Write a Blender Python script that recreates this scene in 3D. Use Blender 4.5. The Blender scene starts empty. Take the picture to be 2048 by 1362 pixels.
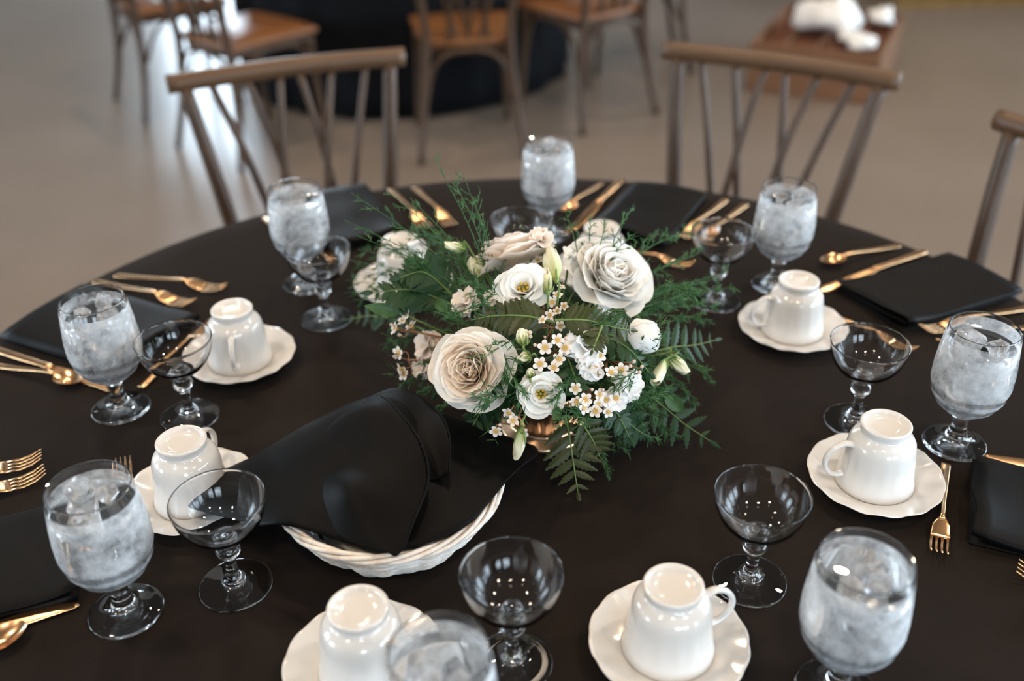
import bpy, math, random
import numpy as np
from mathutils import Vector, Matrix, Euler
random.seed(7)
rng = np.random.default_rng(7)
sc = bpy.context.scene
col = sc.collection
PI = math.pi
ZT = 0.76                                    # table top height

# ------------------------------------------------------------------ camera
F_PX, PITCH, ROLL, CAMZ = 2013.17, 0.55906, -0.017507, ZT + 0.71869
_fw = Vector((0, math.cos(PITCH), -math.sin(PITCH)))
_rt0 = Vector((1, 0, 0)); _up0 = _rt0.cross(_fw)
_c, _s = math.cos(ROLL), math.sin(ROLL)
_rt = _c * _rt0 + _s * _up0
_up = _c * _up0 - _s * _rt0
CAM = Vector((0, 0, CAMZ))
cd = bpy.data.cameras.new('camera')
cam = bpy.data.objects.new('camera', cd); col.objects.link(cam)
cam.matrix_world = Matrix.Translation(CAM) @ Matrix((_rt, _up, -_fw)).transposed().to_4x4()
cd.sensor_width = 36.0; cd.lens = F_PX / 2048 * 36.0
cd.clip_start = 0.02; cd.clip_end = 100
cd.dof.use_dof = True; cd.dof.focus_distance = 1.03; cd.dof.aperture_fstop = 2.4
sc.camera = cam

def ray(px, py):
    return (_fw + _rt * ((px - 1024) / F_PX) - _up * ((py - 681) / F_PX))
def at(px, py, z):
    d = ray(px, py); t = (z - CAMZ) / d.z
    return CAM + d * t

# ------------------------------------------------------------------ world, daylight, exposure
w = bpy.data.worlds.new('overcast_sky'); sc.world = w; w.use_nodes = True
bg = w.node_tree.nodes['Background']
bg.inputs[0].default_value = (0.70, 0.86, 1.0, 1); bg.inputs[1].default_value = 16.0
def portal(name, loc, rot, sx, sy):
    L = bpy.data.lights.new(name, 'AREA'); L.shape = 'RECTANGLE'; L.size = sx; L.size_y = sy
    L.cycles.is_portal = True
    o = bpy.data.objects.new(name, L); col.objects.link(o); o.location = loc; o.rotation_euler = rot
    return o
# window openings of the hall: (wall, centre along wall, width, z0, z1)
XL, XR, YF, YB, ZC = -6.0, 6.0, -5.0, 9.5, 3.6
RIGHT_WIN = [(-2.9, 1.6, 0.6, 2.9), (-0.9, 1.6, 0.6, 2.9), (1.1, 1.6, 0.6, 2.9), (3.1, 1.6, 0.6, 2.9), (5.1, 1.6, 0.6, 2.9)]
LEFT_WIN = [(-1.2, 1.4, 0.8, 2.7), (1.2, 1.4, 0.8, 2.7), (3.6, 1.4, 0.8, 2.7)]
FRONT_WIN = [(1.2, 1.6, 0.9, 2.7), (3.4, 1.6, 0.9, 2.7)]
BACK_WIN = [(-2.6, 1.25, 0.2, 2.9)]
for c_, w_, a, b in RIGHT_WIN: portal('window_daylight', (XR + .02, c_, (a + b) / 2), (0, PI / 2, 0), b - a, w_)
for c_, w_, a, b in LEFT_WIN: portal('window_daylight', (XL - .02, c_, (a + b) / 2), (0, -PI / 2, 0), b - a, w_)
for c_, w_, a, b in FRONT_WIN: portal('window_daylight', (c_, YF - .02, (a + b) / 2), (PI / 2, 0, 0), w_, b - a)
for c_, w_, a, b in BACK_WIN: portal('window_daylight', (c_, YB + .02, (a + b) / 2), (-PI / 2, 0, 0), w_, b - a)
LAMP_POWER = 230.0
sc.view_settings.view_transform = 'Standard'; sc.view_settings.look = 'None'
sc.view_settings.gamma = 1.0; sc.view_settings.use_curve_mapping = False
sc.view_settings.exposure = 0.27
try:
    sc.cycles.max_bounces = 14; sc.cycles.transmission_bounces = 14; sc.cycles.glossy_bounces = 6
    sc.cycles.diffuse_bounces = 3; sc.cycles.transparent_max_bounces = 24
    sc.cycles.sample_clamp_indirect = 6.0
    sc.cycles.caustics_reflective = False; sc.cycles.caustics_refractive = True; sc.cycles.blur_glossy = .5
except Exception: pass

# ------------------------------------------------------------------ materials
def new_mat(name):
    m = bpy.data.materials.new(name); m.use_nodes = True
    nt = m.node_tree; return m, nt, nt.nodes['Principled BSDF'], nt.nodes['Material Output']
def N(nt, t, **kw):
    n = nt.nodes.new(t)
    for k, v in kw.items(): setattr(n, k, v)
    return n
def ramp(nt, fac, stops):
    r = N(nt, 'ShaderNodeValToRGB'); e = r.color_ramp.elements
    while len(e) < len(stops): e.new(0.5)
    for q, (p_, c_) in zip(e, stops): q.position = p_; q.color = (*c_, 1)
    nt.links.new(fac, r.inputs[0]); return r.outputs[0]
def noise(nt, scale, detail=4, rough=.5, coord='Object', stretch=None):
    tc = N(nt, 'ShaderNodeTexCoord'); out = tc.outputs[coord]
    if stretch:
        mp = N(nt, 'ShaderNodeMapping'); mp.inputs['Scale'].default_value = stretch
        nt.links.new(out, mp.inputs[0]); out = mp.outputs[0]
    n = N(nt, 'ShaderNodeTexNoise'); n.inputs['Scale'].default_value = scale
    n.inputs['Detail'].default_value = detail; n.inputs['Roughness'].default_value = rough
    nt.links.new(out, n.inputs['Vector']); return n.outputs['Fac']
def bump(nt, b, h, strength=.2, dist=.001):
    bn = N(nt, 'ShaderNodeBump'); bn.inputs['Strength'].default_value = strength
    bn.inputs['Distance'].default_value = dist
    nt.links.new(h, bn.inputs['Height']); nt.links.new(bn.outputs[0], b.inputs['Normal'])
def simple(name, c, rough=.5, metal=0, coat=0, sheen=0, spec=.5):
    m, nt, b, o = new_mat(name)
    b.inputs['Base Color'].default_value = (*c, 1); b.inputs['Roughness'].default_value = rough
    b.inputs['Metallic'].default_value = metal; b.inputs['Coat Weight'].default_value = coat
    b.inputs['Sheen Weight'].default_value = sheen; b.inputs['Specular IOR Level'].default_value = spec
    return m
def noisy(name, stops, scale, rough=.5, bumpd=0, stretch=None, coord='Object', detail=5, metal=0, sheen=0):
    m, nt, b, o = new_mat(name)
    f = noise(nt, scale, detail, .6, coord, stretch)
    nt.links.new(ramp(nt, f, stops), b.inputs['Base Color'])
    b.inputs['Roughness'].default_value = rough; b.inputs['Metallic'].default_value = metal
    b.inputs['Sheen Weight'].default_value = sheen; b.inputs['Specular IOR Level'].default_value = .35
    if bumpd: bump(nt, b, f, .6, bumpd)
    return m
def cloth_mat(name, c, sheen, rough, spec=.12):
    m, nt, b, o = new_mat(name)
    b.inputs['Base Color'].default_value = (*c, 1); b.inputs['Roughness'].default_value = rough
    b.inputs['Sheen Weight'].default_value = sheen; b.inputs['Sheen Roughness'].default_value = .45
    b.inputs['Specular IOR Level'].default_value = spec
    tc = N(nt, 'ShaderNodeTexCoord')
    hs = []
    for ax in ('X', 'Y'):
        wv = N(nt, 'ShaderNodeTexWave', bands_direction=ax); wv.inputs['Scale'].default_value = 420
        wv.inputs['Distortion'].default_value = .4
        nt.links.new(tc.outputs['Object'], wv.inputs[0]); hs.append(wv.outputs['Fac'])
    mx = N(nt, 'ShaderNodeMath', operation='MULTIPLY'); nt.links.new(hs[0], mx.inputs[0]); nt.links.new(hs[1], mx.inputs[1])
    bump(nt, b, mx.outputs[0], .25, .0004)
    return m
def glass_mat(name, ior=1.5, rough=0.0, tint=(1, 1, 1)):
    m, nt, b, o = new_mat(name)
    b.inputs['Base Color'].default_value = (*tint, 1); b.inputs['Roughness'].default_value = rough
    b.inputs['IOR'].default_value = ior; b.inputs['Transmission Weight'].default_value = 1
    return m
def petal_mat(name, base, tip, trans=.30, lo=.1, hi=.6):
    """petal colour runs from its own base tint to its own tip tint along its length (UV y)"""
    m, nt, b, o = new_mat(name)
    uv = N(nt, 'ShaderNodeUVMap'); sp = N(nt, 'ShaderNodeSeparateXYZ'); nt.links.new(uv.outputs[0], sp.inputs[0])
    cc = ramp(nt, sp.outputs['Y'], [(lo, base), (hi, tip)])
    nt.links.new(cc, b.inputs['Base Color']); b.inputs['Roughness'].default_value = .55
    b.inputs['Specular IOR Level'].default_value = .25
    wv = N(nt, 'ShaderNodeTexWave', bands_direction='X'); wv.inputs['Scale'].default_value = 9
    wv.inputs['Distortion'].default_value = 1.5; nt.links.new(uv.outputs[0], wv.inputs[0])
    bump(nt, b, wv.outputs['Fac'], .15, .0006)
    t = N(nt, 'ShaderNodeBsdfTranslucent'); nt.links.new(cc, t.inputs[0])
    mx = N(nt, 'ShaderNodeMixShader'); mx.inputs[0].default_value = trans
    nt.links.new(b.outputs[0], mx.inputs[1]); nt.links.new(t.outputs[0], mx.inputs[2]); nt.links.new(mx.outputs[0], o.inputs[0])
    return m
def leaf_mat(name, c1, c2, rough=.4, trans=.2, scale=60):
    m, nt, b, o = new_mat(name)
    cc = ramp(nt, noise(nt, scale, 3), [(.35, c1), (.65, c2)]); b.inputs['Specular IOR Level'].default_value = .3
    nt.links.new(cc, b.inputs['Base Color']); b.inputs['Roughness'].default_value = rough
    t = N(nt, 'ShaderNodeBsdfTranslucent'); nt.links.new(cc, t.inputs[0])
    mx = N(nt, 'ShaderNodeMixShader'); mx.inputs[0].default_value = trans
    nt.links.new(b.outputs[0], mx.inputs[1]); nt.links.new(t.outputs[0], mx.inputs[2]); nt.links.new(mx.outputs[0], o.inputs[0])
    return m

M = {}
M['porcelain'] = simple('white_porcelain', (.665, .65, .63), .13, coat=.4)
M['glass'] = glass_mat('clear_glass', 1.5)
M['water'] = glass_mat('water', 1.33, .02)
M['gold'] = noisy('brushed_gold', [(.3, (.78, .46, .24)), (.7, (.86, .55, .31))], 40, .24, 0, (1, 12, 1), metal=1)
M['vase_gold'] = simple('rose_gold_vase', (.83, .53, .33), .27, 1)
M['tablecloth'] = cloth_mat('black_tablecloth', (.0105, .0067, .0047), .009, .8)
M['napkin'] = cloth_mat('black_napkin', (.0022, .0022, .0025), .006, .45, .10)
M['basket_cloth'] = cloth_mat('black_basket_cloth', (.0016, .0016, .0018), .004, .45, .08)
M['navy_cloth'] = cloth_mat('dark_navy_cloth', (.0025, .0030, .0045), .01, .8)
M['wicker'] = noisy('whitewashed_wicker', [(.35, (.62, .52, .44)), (.55, (.86, .82, .77))], 55, .55, .0006)
M['chair_wood'] = noisy('weathered_oak', [(.3, (.038, .020, .010)), (.7, (.078, .043, .023))], 7, .42, .0006, (6, 6, .6))
M['rail_wood'] = noisy('weathered_oak_rail', [(.3, (.068, .034, .016)), (.7, (.112, .060, .030))], 7, .42, .0006, (.6, 6, 6))
M['seat_wood'] = noisy('warm_wood_seat', [(.3, (.13, .048, .014)), (.7, (.21, .085, .028))], 5, .4, .0006, (8, .8, 8))
M['crate_wood'] = noisy('crate_pine', [(.3, (.14, .064, .030)), (.7, (.21, .102, .052))], 4, .6, .0008, (.6, 6, 6))
M['crate_dark'] = noisy('crate_inside', [(.3, (.115, .042, .022)), (.7, (.175, .072, .04))], 6, .7)
M['tissue'] = simple('white_tissue', (.85, .83, .80), .8)
M['bar_wood'] = noisy('golden_oak', [(.3, (.20, .11, .03)), (.7, (.30, .18, .06))], 4, .5, .0006, (6, 6, .6))
M['wall'] = noisy('warm_plaster', [(.3, (.70, .68, .65)), (.7, (.76, .74, .71))], 3, .9)
M['ceiling'] = noisy('dark_timber_ceiling', [(.3, (.05, .042, .035)), (.7, (.075, .064, .054))], 3, .9)
M['frame'] = simple('black_window_frame', (.03, .03, .03), .4)
M['lamp_metal'] = simple('black_lamp_metal', (.02, .02, .02), .4, .5)
M['table_ply'] = noisy('plywood_top', [(.3, (.35, .24, .14)), (.7, (.45, .32, .2))], 5, .6)
M['table_steel'] = simple('grey_table_steel', (.2, .2, .2), .4, 1)
def mk_floor():
    m, nt, b, o = new_mat('polished_concrete')
    a = noise(nt, .9, 6, .62); c2 = noise(nt, 14, 6, .7)
    mx = N(nt, 'ShaderNodeMath', operation='MULTIPLY_ADD'); nt.links.new(c2, mx.inputs[0]); mx.inputs[1].default_value = .12
    nt.links.new(a, mx.inputs[2])
    nt.links.new(ramp(nt, mx.outputs[0], [(.35, (.158, .123, .098)), (.65, (.192, .152, .123)), (.95, (.222, .180, .149))]), b.inputs['Base Color'])
    b.inputs['Roughness'].default_value = .30
    b.inputs['Specular IOR Level'].default_value = .30
    return m
M['floor'] = mk_floor()
def mk_pane():
    m, nt, b, o = new_mat('window_pane')
    t = N(nt, 'ShaderNodeBsdfTransparent'); g = N(nt, 'ShaderNodeBsdfGlossy'); g.inputs['Roughness'].default_value = 0
    fr = N(nt, 'ShaderNodeFresnel'); fr.inputs[0].default_value = 1.45
    mx = N(nt, 'ShaderNodeMixShader'); nt.links.new(fr.outputs[0], mx.inputs[0])
    nt.links.new(t.outputs[0], mx.inputs[1]); nt.links.new(g.outputs[0], mx.inputs[2]); nt.links.new(mx.outputs[0], o.inputs[0])
    return m
M['pane'] = mk_pane()
def mk_emit():
    m, nt, b, o = new_mat('warm_lamp_lens')
    e = N(nt, 'ShaderNodeEmission'); e.inputs[0].default_value = (1.0, .81, .62, 1); e.inputs[1].default_value = LAMP_POWER
    nt.links.new(e.outputs[0], o.inputs[0]); return m
M['lamp'] = mk_emit()
def mk_frost():
    """condensation: fine droplets that scatter light, patchy, clear glass showing between"""
    m, nt, b, o = new_mat('condensation')
    d = N(nt, 'ShaderNodeBsdfDiffuse'); d.inputs[0].default_value = (.90, .93, .96, 1)
    tl = N(nt, 'ShaderNodeBsdfTranslucent'); tl.inputs[0].default_value = (.90, .93, .96, 1)
    m1 = N(nt, 'ShaderNodeMixShader'); m1.inputs[0].default_value = .5
    nt.links.new(d.outputs[0], m1.inputs[1]); nt.links.new(tl.outputs[0], m1.inputs[2])
    tr = N(nt, 'ShaderNodeBsdfTransparent')
    f = noise(nt, 42, 7, .68)
    mr = N(nt, 'ShaderNodeMapRange'); nt.links.new(f, mr.inputs[0])
    mr.inputs[1].default_value = .36; mr.inputs[2].default_value = .66; mr.inputs[3].default_value = .16; mr.inputs[4].default_value = .84
    mx = N(nt, 'ShaderNodeMixShader'); nt.links.new(mr.outputs[0], mx.inputs[0])
    nt.links.new(tr.outputs[0], mx.inputs[1]); nt.links.new(m1.outputs[0], mx.inputs[2]); nt.links.new(mx.outputs[0], o.inputs[0])
    return m
M['frost'] = mk_frost()
def mk_ice():
    m, nt, b, o = new_mat('cloudy_ice')
    b.inputs['Base Color'].default_value = (.95, .97, 1, 1); b.inputs['Roughness'].default_value = .06
    b.inputs['IOR'].default_value = 1.31; b.inputs['Transmission Weight'].default_value = 1
    d = N(nt, 'ShaderNodeBsdfTranslucent'); d.inputs[0].default_value = (.9, .93, .96, 1)
    d2 = N(nt, 'ShaderNodeBsdfDiffuse'); d2.inputs[0].default_value = (.9, .93, .96, 1)
    m1 = N(nt, 'ShaderNodeMixShader'); m1.inputs[0].default_value = .5
    nt.links.new(d.outputs[0], m1.inputs[1]); nt.links.new(d2.outputs[0], m1.inputs[2])
    f = noise(nt, 90, 4, .6)
    mr = N(nt, 'ShaderNodeMapRange'); nt.links.new(f, mr.inputs[0])
    mr.inputs[1].default_value = .4; mr.inputs[2].default_value = .7; mr.inputs[3].default_value = .12; mr.inputs[4].default_value = .65
    mx = N(nt, 'ShaderNodeMixShader'); nt.links.new(mr.outputs[0], mx.inputs[0])
    nt.links.new(b.outputs[0], mx.inputs[1]); nt.links.new(m1.outputs[0], mx.inputs[2]); nt.links.new(mx.outputs[0], o.inputs[0])
    return m
M['ice'] = mk_ice()
M['rose'] = petal_mat('rose_petal_ivory', (.84, .66, .48), (.93, .88, .81), lo=.05, hi=.5)
M['rose_peach'] = petal_mat('rose_petal_peach', (.84, .60, .42), (.92, .80, .67), lo=.1, hi=.9)
M['rose_white'] = petal_mat('rose_petal_white', (.90, .80, .68), (.94, .92, .88), lo=.05, hi=.5)
M['lisi'] = petal_mat('lisianthus_petal', (.55, .58, .18), (.94, .94, .91), lo=.2, hi=.5)
M['white_petal'] = petal_mat('white_petal', (.86, .86, .74), (.94, .94, .93), lo=0, hi=.4)
M['blush'] = petal_mat('blush_petal', (.84, .72, .59), (.91, .82, .74), lo=0, hi=.5)
M['bud'] = petal_mat('green_white_bud', (.46, .52, .18), (.86, .84, .64), lo=.1, hi=.7)
M['wax_petal'] = petal_mat('waxflower_petal', (.74, .58, .50), (.90, .84, .78), lo=.1, hi=.6)
M['wax_center'] = noisy('waxflower_cup', [(.4, (.42, .26, .06)), (.6, (.60, .42, .13))], 300, .4)
M['stamen'] = simple('yellow_stamen', (.75, .50, .06), .6)
M['pistil'] = simple('green_pistil', (.35, .42, .10), .5)
M['stem'] = leaf_mat('green_stem', (.10, .16, .04), (.16, .24, .07), .5, .05)
M['red_stem'] = leaf_mat('reddish_stem', (.22, .09, .05), (.28, .15, .06), .5, .05)
M['fern'] = leaf_mat('leatherleaf_green', (.008, .034, .011), (.020, .062, .019), .48, .15)
M['fern_olive'] = leaf_mat('leatherleaf_olive', (.022, .038, .010), (.058, .062, .018), .4, .2)
M['aspar'] = leaf_mat('asparagus_green', (.028, .095, .028), (.065, .155, .050), .5, .2)
M['leaf'] = leaf_mat('broad_leaf_green', (.045, .105, .035), (.075, .15, .055), .45, .2)
M['foam'] = noisy('wet_floral_foam', [(.3, (.010, .022, .008)), (.7, (.02, .04, .014))], 60, .95)

# ------------------------------------------------------------------ mesh helpers
def mesh(name, v, f, mat=None, parent=None, smooth=True, uv=None, loc=None):
    me = bpy.data.meshes.new(name)
    me.from_pydata([tuple(map(float, p)) for p in v], [], [tuple(int(i) for i in q) for q in f])
    if uv is not None:
        ul = me.uv_layers.new(name='UVMap')
        idx = np.empty(len(me.loops), dtype=np.int32); me.loops.foreach_get('vertex_index', idx)
        ul.data.foreach_set('uv', np.asarray(uv, dtype=np.float32)[idx].ravel())
    if smooth: me.polygons.foreach_set('use_smooth', [True] * len(me.polygons))
    if mat is not None: me.materials.append(M[mat] if isinstance(mat, str) else mat)
    me.update()
    o = bpy.data.objects.new(name, me); col.objects.link(o)
    if parent is not None: o.parent = parent
    if loc is not None: o.location = loc
    return o
def inst(src, name, parent, loc=(0, 0, 0), rot=(0, 0, 0), scale=(1, 1, 1), matrix=None):
    o = bpy.data.objects.new(name, src if isinstance(src, bpy.types.Mesh) else src.data); col.objects.link(o)
    o.parent = parent
    if matrix is not None: o.matrix_local = matrix
    else: o.location = loc; o.rotation_euler = rot; o.scale = scale
    return o
def data_only(o):
    me = o.data; bpy.data.objects.remove(o); return me
def tag(o, label=None, cat=None, group=None, kind=None):
    if label: o['label'] = label
    if cat: o['category'] = cat
    if group: o['group'] = group
    if kind: o['kind'] = kind
    return o
def thing(name, label, cat, loc=(0, 0, 0), rz=0, group=None):
    o = bpy.data.objects.new(name, None); col.objects.link(o); o.empty_display_size = .02
    o.location = loc; o.rotation_euler = (0, 0, rz)
    return tag(o, label, cat, group)
def copy_tree(o, parent=None):
    c_ = o.copy(); col.objects.link(c_); c_.parent = parent
    for ch in [x for x in bpy.data.objects if x.parent == o]: copy_tree(ch, c_)
    return c_
def join(parts):
    V, F, o = [], [], 0
    for v, f in parts:
        V += [tuple(p) for p in v]; F += [tuple(i + o for i in q) for q in f]; o += len(v)
    return V, F
def box(x0, x1, y0, y1, z0, z1, bev=0.0):
    if bev <= 0:
        v = [(x0, y0, z0), (x1, y0, z0), (x1, y1, z0), (x0, y1, z0), (x0, y0, z1), (x1, y0, z1), (x1, y1, z1), (x0, y1, z1)]
        return v, [(0, 3, 2, 1), (4, 5, 6, 7), (0, 1, 5, 4), (1, 2, 6, 5), (2, 3, 7, 6), (3, 0, 4, 7)]
    b = min(bev, (x1 - x0) / 2.01, (y1 - y0) / 2.01, (z1 - z0) / 2.01)
    def ring(z, i):
        return [(x0 + i, y0 + b, z), (x0 + b, y0 + i, z), (x1 - b, y0 + i, z), (x1 - i, y0 + b, z), (x1 - i, y1 - b, z), (x1 - b, y1 - i, z), (x0 + b, y1 - i, z), (x0 + i, y1 - b, z)]
    rs = [ring(z0, b * .9), ring(z0 + b, 0), ring(z1 - b, 0), ring(z1, b * .9)]
    v = sum(rs, []); f = [tuple(reversed(range(8))), tuple(range(24, 32))]
    for k in range(3):
        for i in range(8): f.append((k * 8 + i, k * 8 + (i + 1) % 8, k * 8 + 8 + (i + 1) % 8, k * 8 + 8 + i))
    return v, f
def lathe(prof, n=48, mod=None):
    """profile (r,z) revolved about z; r==0 points become poles; mod(phi,i,r,z)->(r,z)"""
    v, f, rows = [], [], []
    for i, (r, z) in enumerate(prof):
        if r <= 1e-7: rows.append([len(v)]); v.append((0, 0, z))
        else:
            row = []
            for k in range(n):
                ph = 2 * PI * k / n; rr, zz = (r, z) if mod is None else mod(ph, i, r, z)
                row.append(len(v)); v.append((rr * math.cos(ph), rr * math.sin(ph), zz))
            rows.append(row)
    for a, b in zip(rows, rows[1:]):
        for k in range(n):
            k2 = (k + 1) % n
            if len(a) == 1 and len(b) == 1: continue
            if len(a) == 1: f.append((a[0], b[k2], b[k]))
            elif len(b) == 1: f.append((a[k], a[k2], b[0]))
            else: f.append((a[k], a[k2], b[k2], b[k]))
    return v, f
def dens(pr, k=3):
    q = spline(pr, (len(pr) - 1) * k + 1); return [(0.0 if i in (0, len(q) - 1) else max(float(a), 1e-5), float(b)) for i, (a, b) in enumerate(q)]
def spline(P, n):
    P = np.asarray(P, float); m = len(P) - 1
    if m == 1: return P[0] + (P[1] - P[0]) * np.linspace(0, 1, n)[:, None]
    E_ = np.vstack([2 * P[0] - P[1], P, 2 * P[-1] - P[-2]]); out = []
    for t in np.linspace(0, m, n):
        i = min(int(t), m - 1); u = t - i; a, b, c_, d = E_[i:i + 4]
        out.append(.5 * (2 * b + (c_ - a) * u + (2 * a - 5 * b + 4 * c_ - d) * u * u + (3 * b - a - 3 * c_ + d) * u ** 3))
    return np.array(out)
def tube(P, r, n=8, closed=False, sx=1.0):
    P = np.asarray(P, float); k = len(P); R = np.broadcast_to(np.asarray(r, float), (k,))
    v, f = [], []; T = np.gradient(P, axis=0)
    if closed: T = np.roll(P, -1, 0) - np.roll(P, 1, 0)
    T /= np.linalg.norm(T, axis=1)[:, None] + 1e-12
    a = np.array([0, 0, 1.0]) if abs(T[0][2]) < .9 else np.array([1.0, 0, 0])
    u = np.cross(T[0], a); u /= np.linalg.norm(u)
    for i in range(k):
        u = u - T[i] * (u @ T[i]); u /= np.linalg.norm(u) + 1e-12; b = np.cross(T[i], u)
        for j in range(n):
            t = 2 * PI * j / n; v.append(P[i] + R[i] * (math.cos(t) * u * sx + math.sin(t) * b))
    for i in range(k if closed else k - 1):
        for j in range(n):
            a0, a1 = i * n + j, i * n + (j + 1) % n; b0, b1 = ((i + 1) % k) * n + j, ((i + 1) % k) * n + (j + 1) % n
            f.append((a0, a1, b1, b0))
    if not closed:
        f.append(tuple(reversed(range(n)))); f.append(tuple(range((k - 1) * n, k * n)))
    return v, f
def gridfaces(nu, nv):
    return [(i * nv + j, i * nv + j + 1, (i + 1) * nv + j + 1, (i + 1) * nv + j) for i in range(nu - 1) for j in range(nv - 1)]
def patch(C, nu, nv):
    C = np.asarray(C, float)
    rows = np.array([spline(r, nv) for r in C])
    g = np.stack([spline(rows[:, j], nu) for j in range(nv)], 1)
    return g.reshape(-1, 3), gridfaces(nu, nv)
def solidify(o, t, off=0.0, sub=0):
    md = o.modifiers.new('thickness', 'SOLIDIFY'); md.thickness = t; md.offset = off
    if sub:
        s = o.modifiers.new('smooth', 'SUBSURF'); s.levels = sub; s.render_levels = sub
    return o
def frame_from(z, xhint=(0, 0, 1)):
    z = Vector(z).normalized(); x = Vector(xhint); x = (x - z * x.dot(z))
    if x.length < 1e-4: x = Vector((1, 0, 0)) - z * z.x
    x.normalize(); y = z.cross(x)
    return Matrix((x, y, z)).transposed()

# ------------------------------------------------------------------ the hall
tag(mesh('floor', *box(XL, XR, YF, YB, -.1, 0), 'floor', smooth=False), kind='structure')
tag(mesh('ceiling', *box(XL, XR, YF, YB, ZC, ZC + .1), 'ceiling', smooth=False), kind='structure')
def wall(name, axis, pos, sign, lo, hi, wins, mat='wall'):
    """a wall of full height with rectangular openings, 0.15 m thick, built from boxes joined along the openings"""
    t0, t1 = (pos, pos + .15 * sign) if sign > 0 else (pos + .15 * sign, pos)
    segs = []; cur = lo
    for c_, w_, a, b in sorted(wins):
        segs += [(cur, c_ - w_ / 2, 0, ZC), (c_ - w_ / 2, c_ + w_ / 2, 0, a), (c_ - w_ / 2, c_ + w_ / 2, b, ZC)]; cur = c_ + w_ / 2
    segs.append((cur, hi, 0, ZC))
    P = [box(t0, t1, s0, s1, a, b) if axis == 'x' else box(s0, s1, t0, t1, a, b) for s0, s1, a, b in segs if s1 - s0 > 1e-4]
    tag(mesh(name, *join(P), mat, smooth=False), kind='structure')
wall('wall_right', 'x', XR, 1, YF, YB, RIGHT_WIN)
wall('wall_left', 'x', XL, -1, YF, YB, LEFT_WIN)
wall('wall_front', 'y', YF, -1, XL, XR, FRONT_WIN, 'ceiling')
wall('wall_back', 'y', YB, 1, XL, XR, BACK_WIN)
wn = 0
def window(axis, pos, sign, c_, w_, a, b):
    global wn; wn += 1
    q0, q1 = sorted((pos + .05 * sign, pos + .10 * sign)); x0, x1 = c_ - w_ / 2, c_ + w_ / 2; t = .045
    def bx(s0, s1, z0, z1, p0=q0, p1=q1): return box(p0, p1, s0, s1, z0, z1) if axis == 'x' else box(s0, s1, p0, p1, z0, z1)
    fr = mesh('window_%d' % wn, *join([bx(x0, x0 + t, a, b), bx(x1 - t, x1, a, b), bx(x0 + t, x1 - t, a, a + t), bx(x0 + t, x1 - t, b - t, b)]), 'frame', smooth=False)
    tag(fr, kind='structure')
    nx, nz = 2, 3
    for i in range(1, nx): s = x0 + (x1 - x0) * i / nx; mesh('mullion', *bx(s - .015, s + .015, a + t, b - t), 'frame', fr, False)
    for i in range(1, nz): z = a + (b - a) * i / nz; mesh('glazing_bar', *bx(x0 + t, x1 - t, z - .012, z + .012), 'frame', fr, False)
    m_ = (q0 + q1) / 2
    for i in range(nx):
        for k in range(nz):
            s0, s1 = x0 + (x1 - x0) * i / nx, x0 + (x1 - x0) * (i + 1) / nx; z0, z1 = a + (b - a) * k / nz, a + (b - a) * (k + 1) / nz
            if axis == 'x': v = [(m_, s0, z0), (m_, s1, z0), (m_, s1, z1), (m_, s0, z1)]
            else: v = [(s0, m_, z0), (s1, m_, z0), (s1, m_, z1), (s0, m_, z1)]
            mesh('pane', v, [(0, 1, 2, 3)], 'pane', fr, False)
for q in RIGHT_WIN: window('x', XR, 1, *q)
for q in LEFT_WIN: window('x', XL, -1, *q)
for q in FRONT_WIN: window('y', YF, -1, *q)
for q in BACK_WIN: window('y', YB, 1, *q)
# ceiling spotlights
LAMPS = [(-1.5, -.9), (.1, -.9), (1.7, -.9), (-1.5, .9), (1.7, .9), (-1.5, 2.7), (.1, 2.7), (1.7, 2.7), (-1.5, 4.8), (1.7, 4.8)]
can = data_only(mesh('housing', *lathe([(0, .30), (.014, .30), (.014, .16), (.06, .15), (.095, .11), (.106, 0), (.099, 0), (.097, .012), (0, .012)], 24), 'lamp_metal'))
lens = data_only(mesh('lens', *lathe([(0, .005), (.05, .007), (.096, .011)], 24), 'lamp'))
for x, y in LAMPS:
    t = thing('ceiling_spotlight', 'black ceiling spotlight with a warm lens above the banquet tables', 'spotlight', (x, y, ZC - .30), 0, 'ceiling spotlights')
    inst(can, 'housing', t); inst(lens, 'lens', t)

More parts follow.
